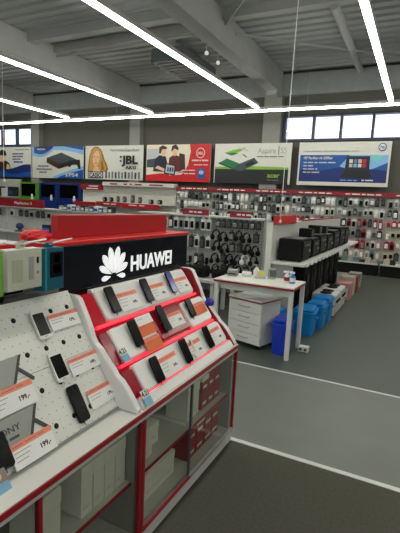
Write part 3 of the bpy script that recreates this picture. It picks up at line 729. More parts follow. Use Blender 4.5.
def appliance(loc, s, label, group, split=True):
    """black box-shaped machine: body, grey top plate, front panel with slot, control knob"""
    t = thing('computer_tower', label, 'computer', loc, 0, group)
    dx, dy, h = s
    obj('body', box((-dx, -dy / 2, 0.012), (0, dy / 2, h), 0.012), BLACKM, t)
    obj('top_plate', box((-dx + 0.015, -dy / 2 + 0.015, h), (-0.02, dy / 2 - 0.015, h + 0.006), 0.002), DGREY, t)
    bb = BM(); add_box(bb, (0, -dy / 2 + 0.02, 0.05), (0.012, dy / 2 - 0.02, h - 0.03), bev=0.004); obj('front_panel', bb, BLACK, t)
    obj('slot', box((0.012, -dy * 0.3, h * 0.7), (0.014, dy * 0.3, h * 0.76)), GREY, t)
    bb = BM(); add_lathe(bb, [(0.02, 0), (0.02, 0.008), (0.014, 0.012)], 12, T=frame((0, 1, 0), (0, 0, 1), (1, 0, 0), (0.012, dy * 0.28, h * 0.45))); obj('knob', bb, STEEL, t)
    for a in (-dx + 0.03, -0.03):
        for c in (-dy / 2 + 0.03, dy / 2 - 0.03): obj('foot', box((a - 0.015, c - 0.015, 0), (a + 0.015, c + 0.015, 0.012)), DGREY, t)
    return t
for k, (y, dy, h) in enumerate(((5.72, 0.46, 0.29), (6.28, 0.42, 0.27), (6.8, 0.46, 0.3), (7.36, 0.46, 0.28), (7.95, 0.5, 0.32), (8.55, 0.5, 0.36), (9.15, 0.5, 0.34))):
    appliance((-1.3, y, 0.896), (0.31, dy, h), 'black box-shaped machine, %s along the island counter from its near end' % ORD[k], 'black machines on the island counter')
for k, (y, z0, lab) in enumerate(((6.35, 1.1755, 'small black box on top of the second machine on the island'), (6.9, 1.2055, 'small black box on top of the third machine on the island'), (7.4, 1.1842, 'small black box on top of the fourth machine on the island'))):
    t = thing('small_speaker', lab, 'speaker', (-1.46, y, z0), 0, 'small boxes on the machines')
    obj('body', box((-0.09, -0.09, 0), (0.09, 0.09, 0.12), 0.008), BLACKM, t); obj('grille', box((0.09, -0.075, 0.015), (0.094, 0.075, 0.105)), DGREY, t)
for k, (y, h) in enumerate(((6.25, 0.6), (6.72, 0.64), (7.2, 0.62), (7.7, 0.64), (8.2, 0.6), (8.7, 0.62))):
    t = thing('floor_speaker', 'tall black loudspeaker, %s along the shelf under the island counter' % ORD[k], 'speaker', (-1.37, y, 0.151), 0, 'tall black loudspeakers under the island')
    obj('body', box((-0.27, -0.19, 0), (0, 0.19, h), 0.01), BLACKM, t)
    for zz, rr in ((h * 0.3, 0.11), (h * 0.72, 0.08)):
        bb = BM(); add_lathe(bb, [(rr, 0), (rr * 0.9, 0.01), (rr * 0.3, 0.004)], 16, T=frame((0, 1, 0), (0, 0, 1), (1, 0, 0), (0.0, 0, zz))); obj('driver', bb, BLACK, t)

# ------------------------------------------------------------------ table, drawers and things around them
t = thing('work_table', 'white work table with red edge band and square legs', 'table', (-1.55, 4.65, 0))
part('table_top', box((-1.965, 4.32, 0.74), (-1.075, 4.84, 0.775), 0.003), WHITE, t)
part('edge_band', box((-1.968, 4.314, 0.743), (-1.072, 4.32, 0.763)), RED, t)
part('edge_band', box((-1.075, 4.32, 0.743), (-1.069, 4.84, 0.763)), RED, t)
part('apron', box((-1.915, 4.37, 0.665), (-1.12, 4.39, 0.74)), WHITE2, t)
for x in (-1.94, -1.1):
    for y in (4.345, 4.815): part('leg', box((x - 0.022, y - 0.022, 0), (x + 0.022, y + 0.022, 0.74), 0.003), WHITE2, t)
t = thing('drawer_unit', 'white four-drawer pedestal on castors under the white table', 'drawers', (-1.59, 4.70, 0), -0.28)
obj('body', box((-0.225, -0.2, 0.055), (0.225, 0.16, 0.535), 0.003), WHITE2, t)
obj('top', box((-0.23, -0.225, 0.548), (0.23, 0.165, 0.565), 0.002), WHITE, t)
obj('top_edge', box((-0.231, -0.226, 0.535), (0.231, 0.166, 0.548)), RED, t)
for k in range(4):
    z = 0.06 + k * 0.118
    d = obj('drawer', box((-0.222, -0.22, z), (0.222, -0.2, z + 0.11), 0.003), WHITE, t)
    bb = BM(); add_tube(bb, ((-0.07, -0.22, z + 0.065), (-0.065, -0.24, z + 0.062), (0.065, -0.24, z + 0.062), (0.07, -0.22, z + 0.065)), 0.006, 6); obj('handle', bb, STEEL, d)
for x in (-0.17, 0.17):
    for y in (-0.15, 0.1):
        bb = BM(); add_tube(bb, ((x - 0.014, y, 0.028), (x + 0.014, y, 0.028)), 0.028, 12); add_box(bb, (x - 0.006, y - 0.012, 0.028), (x + 0.006, y + 0.012, 0.06)); obj('castor', bb, BLACK, t)
def tub(loc, sx, sy, h, m, label, group=None, rz=0.0, lid=None):
    t = thing('storage_tub', label, 'tub', loc, rz, group)
    b = BM()
    lo = rrect(-sx * 0.43, -sy * 0.43, sx * 0.43, sy * 0.43, min(sx, sy) * 0.16); hi = rrect(-sx / 2, -sy / 2, sx / 2, sy / 2, min(sx, sy) * 0.16)
    A = [b.verts.new((p[0], p[1], 0)) for p in lo]; Bv = [b.verts.new((p[0], p[1], h * 0.8)) for p in hi]; n = len(A)
    b.faces.new(A[::-1]); b.faces.new(Bv)
    for i in range(n): b.faces.new((A[i], A[(i + 1) % n], Bv[(i + 1) % n], Bv[i]))
    obj('body', b, m, t)
    b = BM(); add_prism(b, rrect(-sx * 0.54, -sy * 0.54, sx * 0.54, sy * 0.54, min(sx, sy) * 0.18), h * 0.8, h * 0.86)
    add_box(b, (-sx * 0.44, -sy * 0.44, h * 0.86), (sx * 0.44, sy * 0.44, h), bev=h * 0.06)
    obj('lid', b, lid or m, t)
    for s in (-1, 1):
        b = BM(); add_tube(b, [(s * sx * 0.5, -sy * 0.2, h * 0.62), (s * sx * 0.57, -sy * 0.14, h * 0.6), (s * sx * 0.57, sy * 0.14, h * 0.6), (s * sx * 0.5, sy * 0.2, h * 0.62)], 0.01, 6); obj('handle', b, m, t)
    return t
tub((-1.225, 4.58, 0), 0.18, 0.28, 0.41, BLUE, 'dark blue lidded tub under the white table', lid=mat('blue_lid', (34, 74, 208), 0.3))
tub((-1.19, 5.5, 0), 0.27, 0.36, 0.35, CYAN, 'nearest bright blue lidded tub behind the white table', 'bright blue tubs beside the island', 0.05)
tub((-1.47, 5.12, 0), 0.2, 0.26, 0.36, CYAN, 'bright blue lidded tub just behind the dark blue one', 'bright blue tubs beside the island', -0.05)
tub((-1.13, 5.9, 0), 0.24, 0.32, 0.35, CYAN, 'middle bright blue lidded tub in the row along the island', 'bright blue tubs beside the island', 0.0)
tub((-1.12, 6.28, 0), 0.25, 0.34, 0.36, CYAN, 'farthest bright blue lidded tub, next to the white cookers', 'bright blue tubs beside the island', 0.03)
def cooker(loc, label):
    t = thing('table_cooker', label, 'cooker', loc, 0, 'white cookers on the floor beside the island')
    obj('body', box((-0.22, -0.22, 0.015), (0.12, 0.22, 0.33), 0.01), WHITE2, t)
    for s in (-0.1, 0.1):
        bb = BM(); add_lathe(bb, [(0.085, 0.33), (0.09, 0.338), (0.07, 0.346), (0.02, 0.344)], 16, T=Matrix.Translation((-0.04, s, 0))); obj('hot_plate', bb, BLACK, t)
    obj('front_panel', box((0.12, -0.205, 0.04), (0.128, 0.205, 0.31)), LGREY, t)
    for s in (-0.12, -0.04, 0.06, 0.13):
        bb = BM(); add_lathe(bb, [(0.022, 0), (0.02, 0.015), (0.012, 0.02)], 10, T=frame((0, 1, 0), (0, 0, 1), (1, 0, 0), (0.128, s, 0.22))); obj('knob', bb, BLACK, t)
    for a in (-0.2, 0.1):
        for c in (-0.17, 0.17): obj('foot', box((a - 0.015, c - 0.015, 0), (a + 0.015, c + 0.015, 0.015)), BLACK, t)
cooker((-1.125, 6.76, 0), 'nearer white twin-plate cooker on the floor by the blue tubs'); cooker((-1.125, 7.3, 0), 'farther white twin-plate cooker on the floor by the blue tubs')
for k, (y, h, c) in enumerate(((8.1, 0.3, 'pink'), (8.5, 0.36, 'tan'), (8.95, 0.3, 'red'), (9.5, 0.3, 'grey'))):
    t = thing('carton', '%s carton on the floor, %s past the white cookers' % (c, ORD[k]), 'carton', (-1.1, y, 0), 0, 'cartons on the floor beside the island')
    obj('body', box((-0.12, -0.15, 0), (0.12, 0.15, h), 0.006), PACKC[c], t); obj('label', box((-0.08, -0.156, 0.06), (0.08, -0.151, h * 0.7)), PACKC['white'], t)
t = thing('power_socket', 'white twin socket block on the floor by the table leg', 'socket', (-1.02, 4.75, 0))
obj('body', box((-0.05, -0.04, 0), (0.06, 0.04, 0.06), 0.006), WHITE2, t)
for s in (-0.022, 0.03):
    bb = BM(); add_lathe(bb, [(0.018, 0), (0.016, 0.002), (0.004, 0.0015)], 12, T=frame((1, 0, 0), (0, 0, 1), (0, -1, 0), (s, -0.04, 0.03))); obj('outlet', bb, DGREY, t)
# on the table
t = thing('label_printer', 'small grey device at the left end of the white table', 'device', (-1.87, 4.62, 0.7755), 0.2)
bb = BM(); add_box(bb, (-0.06, -0.05, 0), (0.06, 0.05, 0.065), bev=0.012); obj('body', bb, GREY, t); obj('lid', box((-0.05, -0.04, 0.065), (0.05, 0.03, 0.075), 0.003), LGREY, t); obj('slot', box((-0.045, -0.052, 0.02), (0.045, -0.05, 0.035)), BLACK, t)
t = thing('paper_roll', 'white paper roll lying on the white table', 'roll', (-1.72, 4.68, 0.7755))
bb = BM(); add_tube(bb, ((-0.05, 0, 0.03), (0.05, 0, 0.03)), 0.03, 16); obj('body', bb, PAPER, t); bb = BM(); add_tube(bb, ((-0.052, 0, 0.03), (0.052, 0, 0.03)), 0.01, 10); obj('core', bb, GREY, t)
t = thing('dispenser_bottle', 'white pump bottle in the middle of the white table', 'bottle', (-1.62, 4.72, 0.7755))
bb = BM(); add_lathe(bb, [(0.032, 0), (0.035, 0.01), (0.035, 0.08), (0.02, 0.1), (0.014, 0.11)], 16); obj('body', bb, PAPER, t); bb = BM(); add_tube(bb, ((0, 0, 0.11), (0, 0, 0.14), (-0.04, 0, 0.14)), 0.007, 6); obj('pump', bb, LGREY, t)
t = thing('tape_dispenser', 'tape dispenser with yellow roll on the white table', 'dispenser', (-1.55, 4.66, 0.7755), 0.3)
obj('base', box((-0.06, -0.025, 0), (0.06, 0.025, 0.025), 0.006), LGREY, t); bb = BM(); add_tube(bb, ((0.01, -0.012, 0.055), (0.01, 0.012, 0.055)), 0.04, 18); obj('tape', bb, mat('tape_yellow', (205, 205, 110), 0.4), t)
t = thing('glass_jar', 'clear glass jar on the white table left of the spray bottles', 'jar', (-1.44, 4.74, 0.7755))
bb = BM(); add_lathe(bb, [(0.045, 0), (0.048, 0.01), (0.048, 0.09), (0.04, 0.1)], 16); obj('body', bb, CLEAR, t); bb = BM(); add_lathe(bb, [(0.042, 0.1), (0.042, 0.115), (0.036, 0.118)], 16); obj('lid', bb, STEEL, t)
def spray(loc, col, lab, rz):
    t = thing('spray_bottle', lab, 'bottle', loc, rz)
    bb = BM(); add_lathe(bb, [(0.026, 0), (0.03, 0.008), (0.03, 0.07), (0.014, 0.095), (0.012, 0.105)], 14); obj('body', bb, col, t)
    bb = BM(); add_box(bb, (-0.04, -0.01, 0.105), (0.02, 0.01, 0.128), bev=0.005); obj('nozzle', bb, PAPER, t)
    bb = BM(); add_tube(bb, ((-0.012, 0, 0.107), (-0.03, 0, 0.09), (-0.03, 0, 0.075)), 0.004, 6); obj('trigger', bb, RED if col == PAPER else PAPER, t)
    bb = BM(); add_lathe(bb, [(0.0305, 0.02), (0.0308, 0.022), (0.0308, 0.06), (0.0305, 0.062)], 14); obj('label', bb, RED if col == PAPER else PACKC['white'], t)
spray((-1.235, 4.62, 0.7755), PAPER, 'white and red spray bottle at the right end of the white table', 0.4)
spray((-1.165, 4.6, 0.7755), CYAN, 'bright blue spray bottle at the right end of the white table', -0.3)

# ------------------------------------------------------------------ ceiling unit and spotlights
t = thing('air_unit', 'dark ceiling air unit hanging under the roof between the roof beams', 'air conditioner', (-5.7, 9.5, 4.55))
AC = mat('dark_air_unit', (84, 92, 94), 0.5)
part('body', box((-5.75, 8.6, 4.6), (-4.95, 10.3, 4.9), 0.02), AC, t)
bb = BM()
for k in range(8): add_box(bb, (-5.65, 8.7 + 0.19 * k, 4.585), (-5.05, 8.8 + 0.19 * k, 4.6))
part('grille', bb, DGREY, t)
for x in (-5.6, -5.1):
    for y in (8.7, 10.15):
        bb = BM(); add_tube(bb, ((x, y, 4.9), (x, y, 5.199)), 0.012, 6); part('hanger_rod', bb, STEEL, t)
for x, y, lab in ((-4.02, 8.05, 'nearer small white spotlight beside the roof beam'), (-4.05, 8.65, 'farther small white spotlight beside the roof beam')):
    t = thing('ceiling_spotlight', lab, 'spotlight', (x, y, 4.6195), 0, 'spotlights beside the roof beam')
    bb = BM(); add_tube(bb, ((-0.08, 0, 0.0), (-0.08, 0, -0.1)), 0.01, 8); obj('stem', bb, LGREY, t)
    bb = BM(); add_tube(bb, ((-0.11, 0.06, -0.12), (-0.05, -0.04, -0.16)), [0.035, 0.045], 14); obj('lamp_head', bb, LGREY, t)
    bb = BM(); add_tube(bb, ((-0.05, -0.04, -0.16), (-0.049, -0.0417, -0.1607)), [0.036, 0.036], 14); obj('lens', bb, mat('spot_lens', (250, 250, 250), 0.2, emit=(255, 255, 255), estr=0.3), t)

# ------------------------------------------------------------------ the phone counter in front
XF = -0.97
def counter(y0, y1, label, shelf_z, inner_posts=(), sliding=None):
    t = thing('display_counter', label, 'counter', (-1.25, (y0 + y1) / 2, 0))
    part('worktop', box((-1.5, y0, 0.672), (XF, y1, 0.70), 0.002), WHITE, t)
    part('red_edge', box((XF, y0, 0.676), (XF + 0.006, y1, 0.696)), RED, t)
    part('under_edge', box((XF - 0.02, y0, 0.655), (XF - 0.001, y1, 0.672)), LGREY, t)
    part('plinth', box((-1.46, y0, 0.025), (XF - 0.012, y1, 0.095), 0.002), LGREY, t)
    part('bottom_panel', box((-1.48, y0, 0.095), (XF - 0.03, y1, 0.112)), LGREY, t)
    part('red_edge', box((XF - 0.03, y0, 0.095), (XF - 0.006, y1, 0.112)), RED, t)
    part('back_panel', box((-1.5, y0, 0.03), (-1.48, y1, 0.672)), mat('cabinet_grey', (150, 152, 146), 0.5), t)
    part('shelf', box((-1.48, y0 + 0.02, shelf_z - 0.014), (-1.02, y1 - 0.02, shelf_z)), LGREY, t)
    part('red_edge', box((-1.02, y0 + 0.02, shelf_z - 0.014), (-1.014, y1 - 0.02, shelf_z)), RED, t)
    for y in (y0 + 0.004, y1 - 0.02): part('side_panel', box((-1.48, y, 0.1131), (-1.0, y + 0.016, 0.672)), MATS['cabinet_grey'], t)
    return t
t = counter(0.1, 1.484, 'white counter with glass front and red edge below the perforated phone board', 0.36)
for y in (0.1, 0.902, 1.466): part('red_post', box((XF - 0.02, y, 0.112), (XF, y + 0.014, 0.655)), RED, t)
part('glass_door', box((XF - 0.012, 0.12, 0.114), (XF - 0.007, 0.902, 0.655)), GLASS, t)
part('glass_door', box((XF - 0.012, 0.916, 0.114), (XF - 0.007, 1.464, 0.655)), GLASS, t)
t = counter(1.486, 2.565, 'white counter with sliding glass doors and red edge below the tiered phone stand', 0.355)
for y, wd in ((1.486, 0.018), (2.549, 0.014)): part('red_post', box((XF - 0.02, y, 0.112), (XF, y + wd, 0.655)), RED, t)
d = part('glass_door', box((XF - 0.024, 1.51, 0.116), (XF - 0.019, 1.99, 0.655)), GLASS, t)
d = part('glass_door', box((XF - 0.012, 1.95, 0.13), (XF - 0.007, 2.545, 0.655)), GLASS, t)
part('door_rail', box((XF - 0.016, 1.95, 0.114), (XF + 0.006, 2.545, 0.13), 0.002), STEEL, t)
part('door_edge', box((XF - 0.016, 1.945, 0.13), (XF - 0.004, 1.953, 0.655)), DGREY, t)
part('door_rail', box((XF - 0.028, 1.51, 0.112), (XF - 0.014, 1.95, 0.12)), STEEL, t)
# boxes behind the glass
def pbox(lo, hi, m, label, group, cap=None):
    cx, cy = (lo[0] + hi[0]) / 2, (lo[1] + hi[1]) / 2
    t = thing('product_box', label, 'box', (cx, cy, lo[2]), 0, group)
    zl = lo[2] + (hi[2] - lo[2]) * 0.72
    part('tray', box(lo, (hi[0], hi[1], zl - 0.002), 0.002), m, t)
    part('lid', box((lo[0] - 0.002, lo[1] - 0.002, zl), (hi[0] + 0.002, hi[1] + 0.002, hi[2]), 0.002), cap or m, t)
    part('label', box((hi[0] + 0.0005, lo[1] + 0.012, lo[2] + 0.03), (hi[0] + 0.0025, hi[1] - 0.025, lo[2] + 0.045)), cap if cap else MATS['carton_label'], t)
    return t
BXW = mat('carton_white', (228, 230, 224), 0.5, var=0.02); mat('carton_label', (216, 218, 212), 0.5)
pbox((-1.2, 0.975, 0.361), (-1.035, 1.06, 0.58), BXW, 'single white box nearest the red post, behind the left glass', 'white boxes in the left counter')
for k in range(4):
    y = 1.178 + 0.071 * k
    pbox((-1.24, y, 0.361), (-1.045, y + 0.066, 0.575), BXW, 'white upright box, %s from left of the four side by side behind the left glass' % ORD[k], 'white boxes in the left counter')
pbox((-1.3, 1.53, 0.3561), (-1.06, 1.70, 0.51), BXW, 'white box on the upper shelf, left end of the sliding door counter', 'boxes in the sliding door counter')
pbox((-1.3, 1.72, 0.3561), (-1.1, 1.82, 0.47), BXW, 'low white box on the upper shelf, second from left behind the sliding glass', 'boxes in the sliding door counter')
pbox((-1.34, 1.66, 0.1131), (-1.07, 1.95, 0.25), BXW, 'large low white carton on the bottom of the sliding door counter', 'boxes in the sliding door counter')
pbox((-1.16, 1.53, 0.1131), (-1.04, 1.62, 0.27), BXW, 'white upright box in the bottom left corner behind the sliding glass', 'boxes in the sliding door counter')
for k in range(2): pbox((-1.2, 2.06 + 0.075 * k, 0.3561), (-1.06, 2.128 + 0.075 * k, 0.56), BXW, 'white upright box, %s of two beside the red boxes on the upper shelf' % ('left' if k == 0 else 'right'), 'boxes in the sliding door counter')
RB = mat('carton_red', (150, 26, 42), 0.45)
for k in range(6):
    i, j = k % 3, k // 3
    pbox((-1.2, 2.235 + 0.088 * i, 0.3561 + 0.105 * j), (-1.055, 2.318 + 0.088 * i, 0.4575 + 0.105 * j), RB, 'red box, %s of three, %s layer on the upper cabinet shelf' % (('left', 'middle', 'right')[i], ('lower', 'upper')[j]), 'red boxes in the sliding door counter', PAPER if k == 3 else None)
for k in range(8):
    i, j = k % 4, k // 4
    pbox((-1.2, 2.07 + 0.108 * i, 0.1131 + 0.1 * j), (-1.05, 2.17 + 0.108 * i, 0.2105 + 0.1 * j), RB, 'red box, %s from left, %s layer, on the bottom behind sliding glass' % (ORD[i], ('lower', 'upper')[j]), 'red boxes in the sliding door counter', PAPER if k == 5 else None)

# ---- frames of the sloping faces: local x along +Y, local y up the slope, local z outwards
def slope(A, B):
    ey = Vector((B[0] - A[0], 0, B[1] - A[1])); L = ey.length; ey.normalize(); ex = Vector((0, 1, 0))
    return frame(ex, ey, ex.cross(ey), (A[0], 0, A[1])), L
PEG, LPEG = slope((-1.07, 0.70), (-1.36, 1.18))
T1, L1 = slope((-1.260, 1.014), (-1.357, 1.1475))
T2, L2 = slope((-1.124, 0.860), (-1.221, 0.9935))
T3, L3 = slope((-1.000, 0.720), (-1.092, 0.8466))
LEDY = (0.011, 0.025)
def at(T, x, y, z=0.0): return T @ Matrix.Translation((x, y, z))
def mthing(name, label, cat, Mx, group=None):
    t = bpy.data.objects.new(name, None); C.objects.link(t); t.empty_display_size = 0.05; t.matrix_world = Mx
    return tag(t, label, cat, group)

# ---- perforated phone board on the left
t = mthing('display_board', 'sloping white perforated board carrying white phones and price cards', 'display board', PEG)
PB = pegboard_mat('white_perforated_board', (222, 223, 217), 0.035, 0.0022, ('X', 'Y'), (96, 98, 92))
obj('lower_board', box((0.12, 0.014, -0.012), (1.434, 0.2825, 0.0)), PB, t)
obj('upper_board', box((0.12, 0.2845, -0.012), (1.434, 0.565, 0.0)), PB, t)
HOLE = mat('hole_black', (18, 18, 17), 0.9)
for y in (0.073, 0.212, 0.354, 0.494):
    for k in range(7, 13):
        bb = BM(); add_lathe(bb, [(0.0105, 0.0), (0.0105, 0.0006)], 14, T=Matrix.Translation((0.28 + 0.0925 * k, y, 0.0))); obj('hole', bb, HOLE, t)
obj('bottom_rail', box((0.12, 0.005, 0.0), (1.434, 0.013, 0.008)), GREY, t)
obj('top_rail', box((0.12, 0.565, -0.02), (1.382, 0.59, 0.006), 0.004), DGREY, t)
bb = BM(); bb.free(); side = [(-1.44, 0.702), (-1.44, 1.15), (-1.40, 1.163), (-1.34, 1.164), (-1.322, 1.163), (-1.302, 1.152), (-1.262, 1.08), (-1.236, 1.03), (-1.222, 0.99), (-1.208, 0.968), (-1.18, 0.948), (-1.155, 0.918), (-1.104, 0.866), (-1.09, 0.846), (-1.06, 0.826), (-1.035, 0.80), (-0.995, 0.748), (-0.974, 0.716), (-0.974, 0.702)]
TX = frame((1, 0, 0), (0, 0, 1), (0, -1, 0), (0, 0, 0))
def side_panel(y0, y1):
    b = BM(); add_prism(b, side, -y1, -y0, TX)
    es = [e for e in b.edges if abs(e.verts[0].co.y - e.verts[1].co.y) < 1e-5]
    bmesh.ops.bevel(b, geom=es, offset=0.005, segments=2, profile=0.5, affect='EDGES', clamp_overlap=True)
    return b
tp = thing('side_panel', 'white wavy edged side panel between perforated board and tiered stand', 'panel', (-1.2, 1.45, 0.70))
part('panel', side_panel(1.436, 1.466), GLOSSW, tp)

# ---- tiered phone stand on the right
ts = thing('phone_stand', 'tiered white phone stand with glowing red ledges under the black sign', 'display stand', (-1.2, 2.0, 0.70))
b = BM(); add_prism(b, [(-0.9745, 0.7005), (-0.9745, 0.706), (-1.0, 0.738), (-1.03, 0.738), (-1.03, 0.7005)], -2.5, -1.486, TX); part('front_lip', b, GLOSSW, ts)
bb = BM(); add_prism(bb, [(-1.44, 0.702), (-1.44, 1.14), (-1.372, 1.14), (-1.27, 1.0), (-1.235, 0.985), (-1.135, 0.847), (-1.108, 0.835), (-1.031, 0.728), (-1.031, 0.702)], -2.5, -1.468, TX)
part('body', bb, DRED, ts)
b = BM(); add_prism(b, [(-1.383, 1.12), (-1.383, 1.158), (-1.362, 1.158), (-1.35, 1.146), (-1.35, 1.12)], -2.465, -1.588, TX); part('top_plate', b, GLOSSW, ts)
part('side_panel', side_panel(2.505, 2.545), GLOSSW, ts)
part('red_edge', side_panel(2.494, 2.5045), RED, ts)
Z0 = Matrix.Translation(-Vector(ts.location))
def module(T, x0, x1, y0, y1, z, m, r=0.03, nm='tier'):
    b = BM(); P = rrect(x0, y0, x1, y1, r, 6); add_prism(b, P, -0.03, z, T)
    es = [e for e in b.edges if all(abs((T.inverted() @ v.co).z - z) < 1e-5 for v in e.verts)]
    bmesh.ops.bevel(b, geom=es, offset=0.011, segments=4, profile=0.5, affect='EDGES', clamp_overlap=True)
    return part(nm, b, m, ts)
module(T1, 1.588, 2.465, 0.004, L1 + 0.012, 0.012, GLOSSW)
module(T2, 1.535, 1.865, 0.004, L2 + 0.006, 0.012, GLOSSW)
module(T2, 2.195, 2.475, 0.004, L2 + 0.006, 0.012, GLOSSW)
module(T3, 1.552, 2.475, 0.026, L3 + 0.01, 0.010, GLOSSW)
module(T2, 1.872, 2.188, 0.012, L2 + 0.022, 0.012, DRED, 0.02, 'red_module')
for T in (T1, T2, T3):
    y_ = LEDY if T is T3 else (-0.013, 0.002)
    b = BM(); add_box(b, (1.51, y_[0], -0.02), (2.485, y_[1], 0.003), T=T, bev=0.002); part('lit_red_ledge', b, REDLED, ts)
BRA = mat('bright_red_acrylic', (196, 16, 40), 0.2)
for T, y0, y1, x1, m in ((T1, 0.004, 0.165, 1.58, BRA), (T2, 0.004, 0.165, 1.527, DRED), (T3, 0.027, 0.152, 1.544, DRED)):
    b = BM(); add_prism(b, rrect(1.470, y0, x1, y1, 0.012, 3), -0.03, 0.004, T); part('red_acrylic_end', b, m, ts)

# ---- phones
def phone(T, x, y, z, label, body, screen=BLACKG, wd=0.066, ht=0.135, group=None, rot=0.0, white=False, tilt=0.0):
    """centre bottom at x, y on the slope"""
    Mx = at(T, x, y, z + 0.0006) @ Matrix.Rotation(rot, 4, 'Z') @ Matrix.Rotation(tilt, 4, 'X')
    t = mthing('smartphone', label, 'phone', Mx, group)
    b = BM(); add_prism(b, rrect(-wd / 2, 0, wd / 2, ht, 0.009, 5), 0.008, 0.0165)
    es = [e for e in b.edges if abs(e.verts[0].co.z - e.verts[1].co.z) < 1e-6]
    bmesh.ops.bevel(b, geom=es, offset=0.0025, segments=2, profile=0.5, affect='EDGES', clamp_overlap=True)
    obj('body', b, body, t)
    mx, my = (0.004, 0.016) if white else (0.003, 0.006)
    b = BM(); add_prism(b, rrect(-wd / 2 + mx, my, wd / 2 - mx, ht - my, 0.004, 3), 0.0165, 0.0172); obj('screen', b, screen, t)
    b = BM(); add_prism(b, rrect(-0.009, 0.005 if white else 0.0015, 0.009, 0.012 if white else 0.0045, 0.002, 3), 0.0165, 0.0172); obj('home_button', b, LGREY if white else DGREY, t)
    b = BM(); add_lathe(b, [(0.016, 0.0006 - tilt * ht * 0.3), (0.018, 0.003), (0.018, 0.008)], 14, T=Matrix.Translation((0, ht * 0.4, 0))); obj('security_mount', b, LGREY, t)
    b = BM(); add_tube(b, ((0, ht * 0.5, 0.006), (0.0, ht * 0.2, 0.004), (0.0, -0.012, 0.0045)), 0.0018, 5); obj('security_cable', b, BLACK if not white else LGREY, t)
    return t
def card(T, x0, y0, wd, ht, z, label, price=None, strip=PEACH, base=PAPER, lines=3, group=None, psize=0.02, tilt=0.0):
    Mx = at(T, x0, y0, z) @ Matrix.Rotation(tilt, 4, 'X')
    t = mthing('price_card', label, 'price card', Mx, group)
    b = BM(); add_prism(b, rrect(0, 0, wd, ht, 0.002, 2), 0, 0.003); obj('card', b, base, t)
    if strip: b = BM(); add_box(b, (0.0, ht * 0.76, 0.003), (wd, ht, 0.0036)); obj('colour_strip', b, strip, t)
    b = BM()
    if strip: 
        for a, c in ((0.06, 0.3), (0.36, 0.62), (0.66, 0.8)): add_box(b, (wd * a, ht * 0.86, 0.0036), (wd * c, ht * 0.9, 0.0041))
    for k in range(lines): add_box(b, (wd * 0.06, ht * (0.62 - 0.17 * k), 0.003), (wd * (0.45 - 0.06 * k), ht * (0.62 - 0.17 * k) + 0.0018, 0.0035))
    o = obj('print', b, GREYINK, t)
    if price: b = BM(); text_bm(b, price, psize, Matrix.Translation((wd * 0.62, ht * 0.3, 0.0036)), 0, 0.001, psize * 0.02); obj('price', b, INK, t)
    hb = 0.0 if T is PEG else (0.010 if T is T3 else 0.012)
    b = BM(); add_box(b, (wd * 0.1, 0.0, -(z - hb) + 0.0009), (wd * 0.9, ht * 0.1, 0.0)); obj('holder', b, CLEAR, t)
    return t
SILV = mat('silver_phone', (222, 222, 220), 0.3, var=0.02)
phone(PEG, 1.214, 0.388, 0, 'white phone highest on the perforated board', SILV, wd=0.062, ht=0.122, white=True)
phone(PEG, 1.216, 0.209, 0, 'white phone in the middle of the perforated board', SILV, wd=0.064, ht=0.122, white=True)
phone(PEG, 1.234, 0.034, 0, 'black phone lowest on the perforated board', BLACK, wd=0.058, ht=0.148)
phone(PEG, 0.868, 0.036, 0.01, 'black phone cut by the left edge above the grey phone advert', BLACK, wd=0.06, ht=0.115)
card(PEG, 1.262, 0.408, 0.165, 0.068, 0.006, 'price card beside the highest white phone', '179,-', lines=2, psize=0.018)
card(PEG, 1.268, 0.208, 0.18, 0.07, 0.006, 'price card beside the middle white phone', '149,-', lines=2, psize=0.018)
card(PEG, 1.296, 0.054, 0.168, 0.078, 0.006, 'price card beside the lowest black phone on the perforated board', '179,-', lines=2, psize=0.018)
# printed adverts standing against the board, cut by the frame at left
def advert(x0, y0, x1, y1, sx, label, word):
    t = mthing('advert_card', label, 'advert', PEG.copy())
    b = BM(); P = [(x0, y0), (x1 - sx, y0), (x1, y1), (x0, y1)]
    add_prism(b, P, 0.012, 0.016); obj('card', b, mat('advert_grey', (148, 150, 144), 0.35), t)
    b = BM(); add_prism(b, [(x1 - sx, y0), (x1 - sx + 0.012, y0), (x1 + 0.012, y1), (x1, y1)], 0.006, 0.017); obj('dark_edge', b, mat('advert_dark', (52, 54, 52), 0.4), t)
    b = BM(); text_bm(b, word, 0.03, Matrix.Translation((x0 + 0.012, y0 + (y1 - y0) * 0.45, 0.0165)), 0, 0.001, 0.0004, width=min(0.1, x1 - x0 - sx - 0.03))
    for a, c in ((0.0, 0.035), (0.042, 0.08)): add_box(b, (x0 + 0.012 + a, y0 + (y1 - y0) * 0.22, 0.016), (x0 + 0.012 + c, y0 + (y1 - y0) * 0.22 + 0.009, 0.017))
    obj('lettering', b, mat('advert_ink', (66, 68, 68), 0.5), t)
    b = BM(); add_box(b, (-0.07, -0.006, 0.001), (0.055, 0.006, 0.006), T=Matrix.Translation((x1 + 0.0, y0 + 0.035, 0)) @ Matrix.Rotation(-0.85, 4, 'Z')); obj('dark_strip', b, MATS['advert_dark'], t)  # thin dark strip slanting across the board at the card's right edge
    b = BM(); add_box(b, (x0 + 0.02, y0, 0.001), (x1 - sx - 0.02, y0 + 0.012, 0.012)); obj('foot', b, CLEAR, t)
advert(0.86, 0.272, 1.062, 0.365, 0.06, 'upper grey phone advert cut by the left edge', 'SONY')
advert(0.86, 0.085, 1.046, 0.182, 0.06, 'lower grey phone advert with lettering at the left edge', 'SONY')
card(PEG, 0.87, 0.186, 0.2, 0.084, 0.018, 'price card in front of the upper grey phone advert', '199,-', lines=3, psize=0.024)
card(PEG, 0.895, 0.012, 0.176, 0.08, 0.018, 'price card in front of the lower grey phone advert', '199,-', lines=3, psize=0.024)
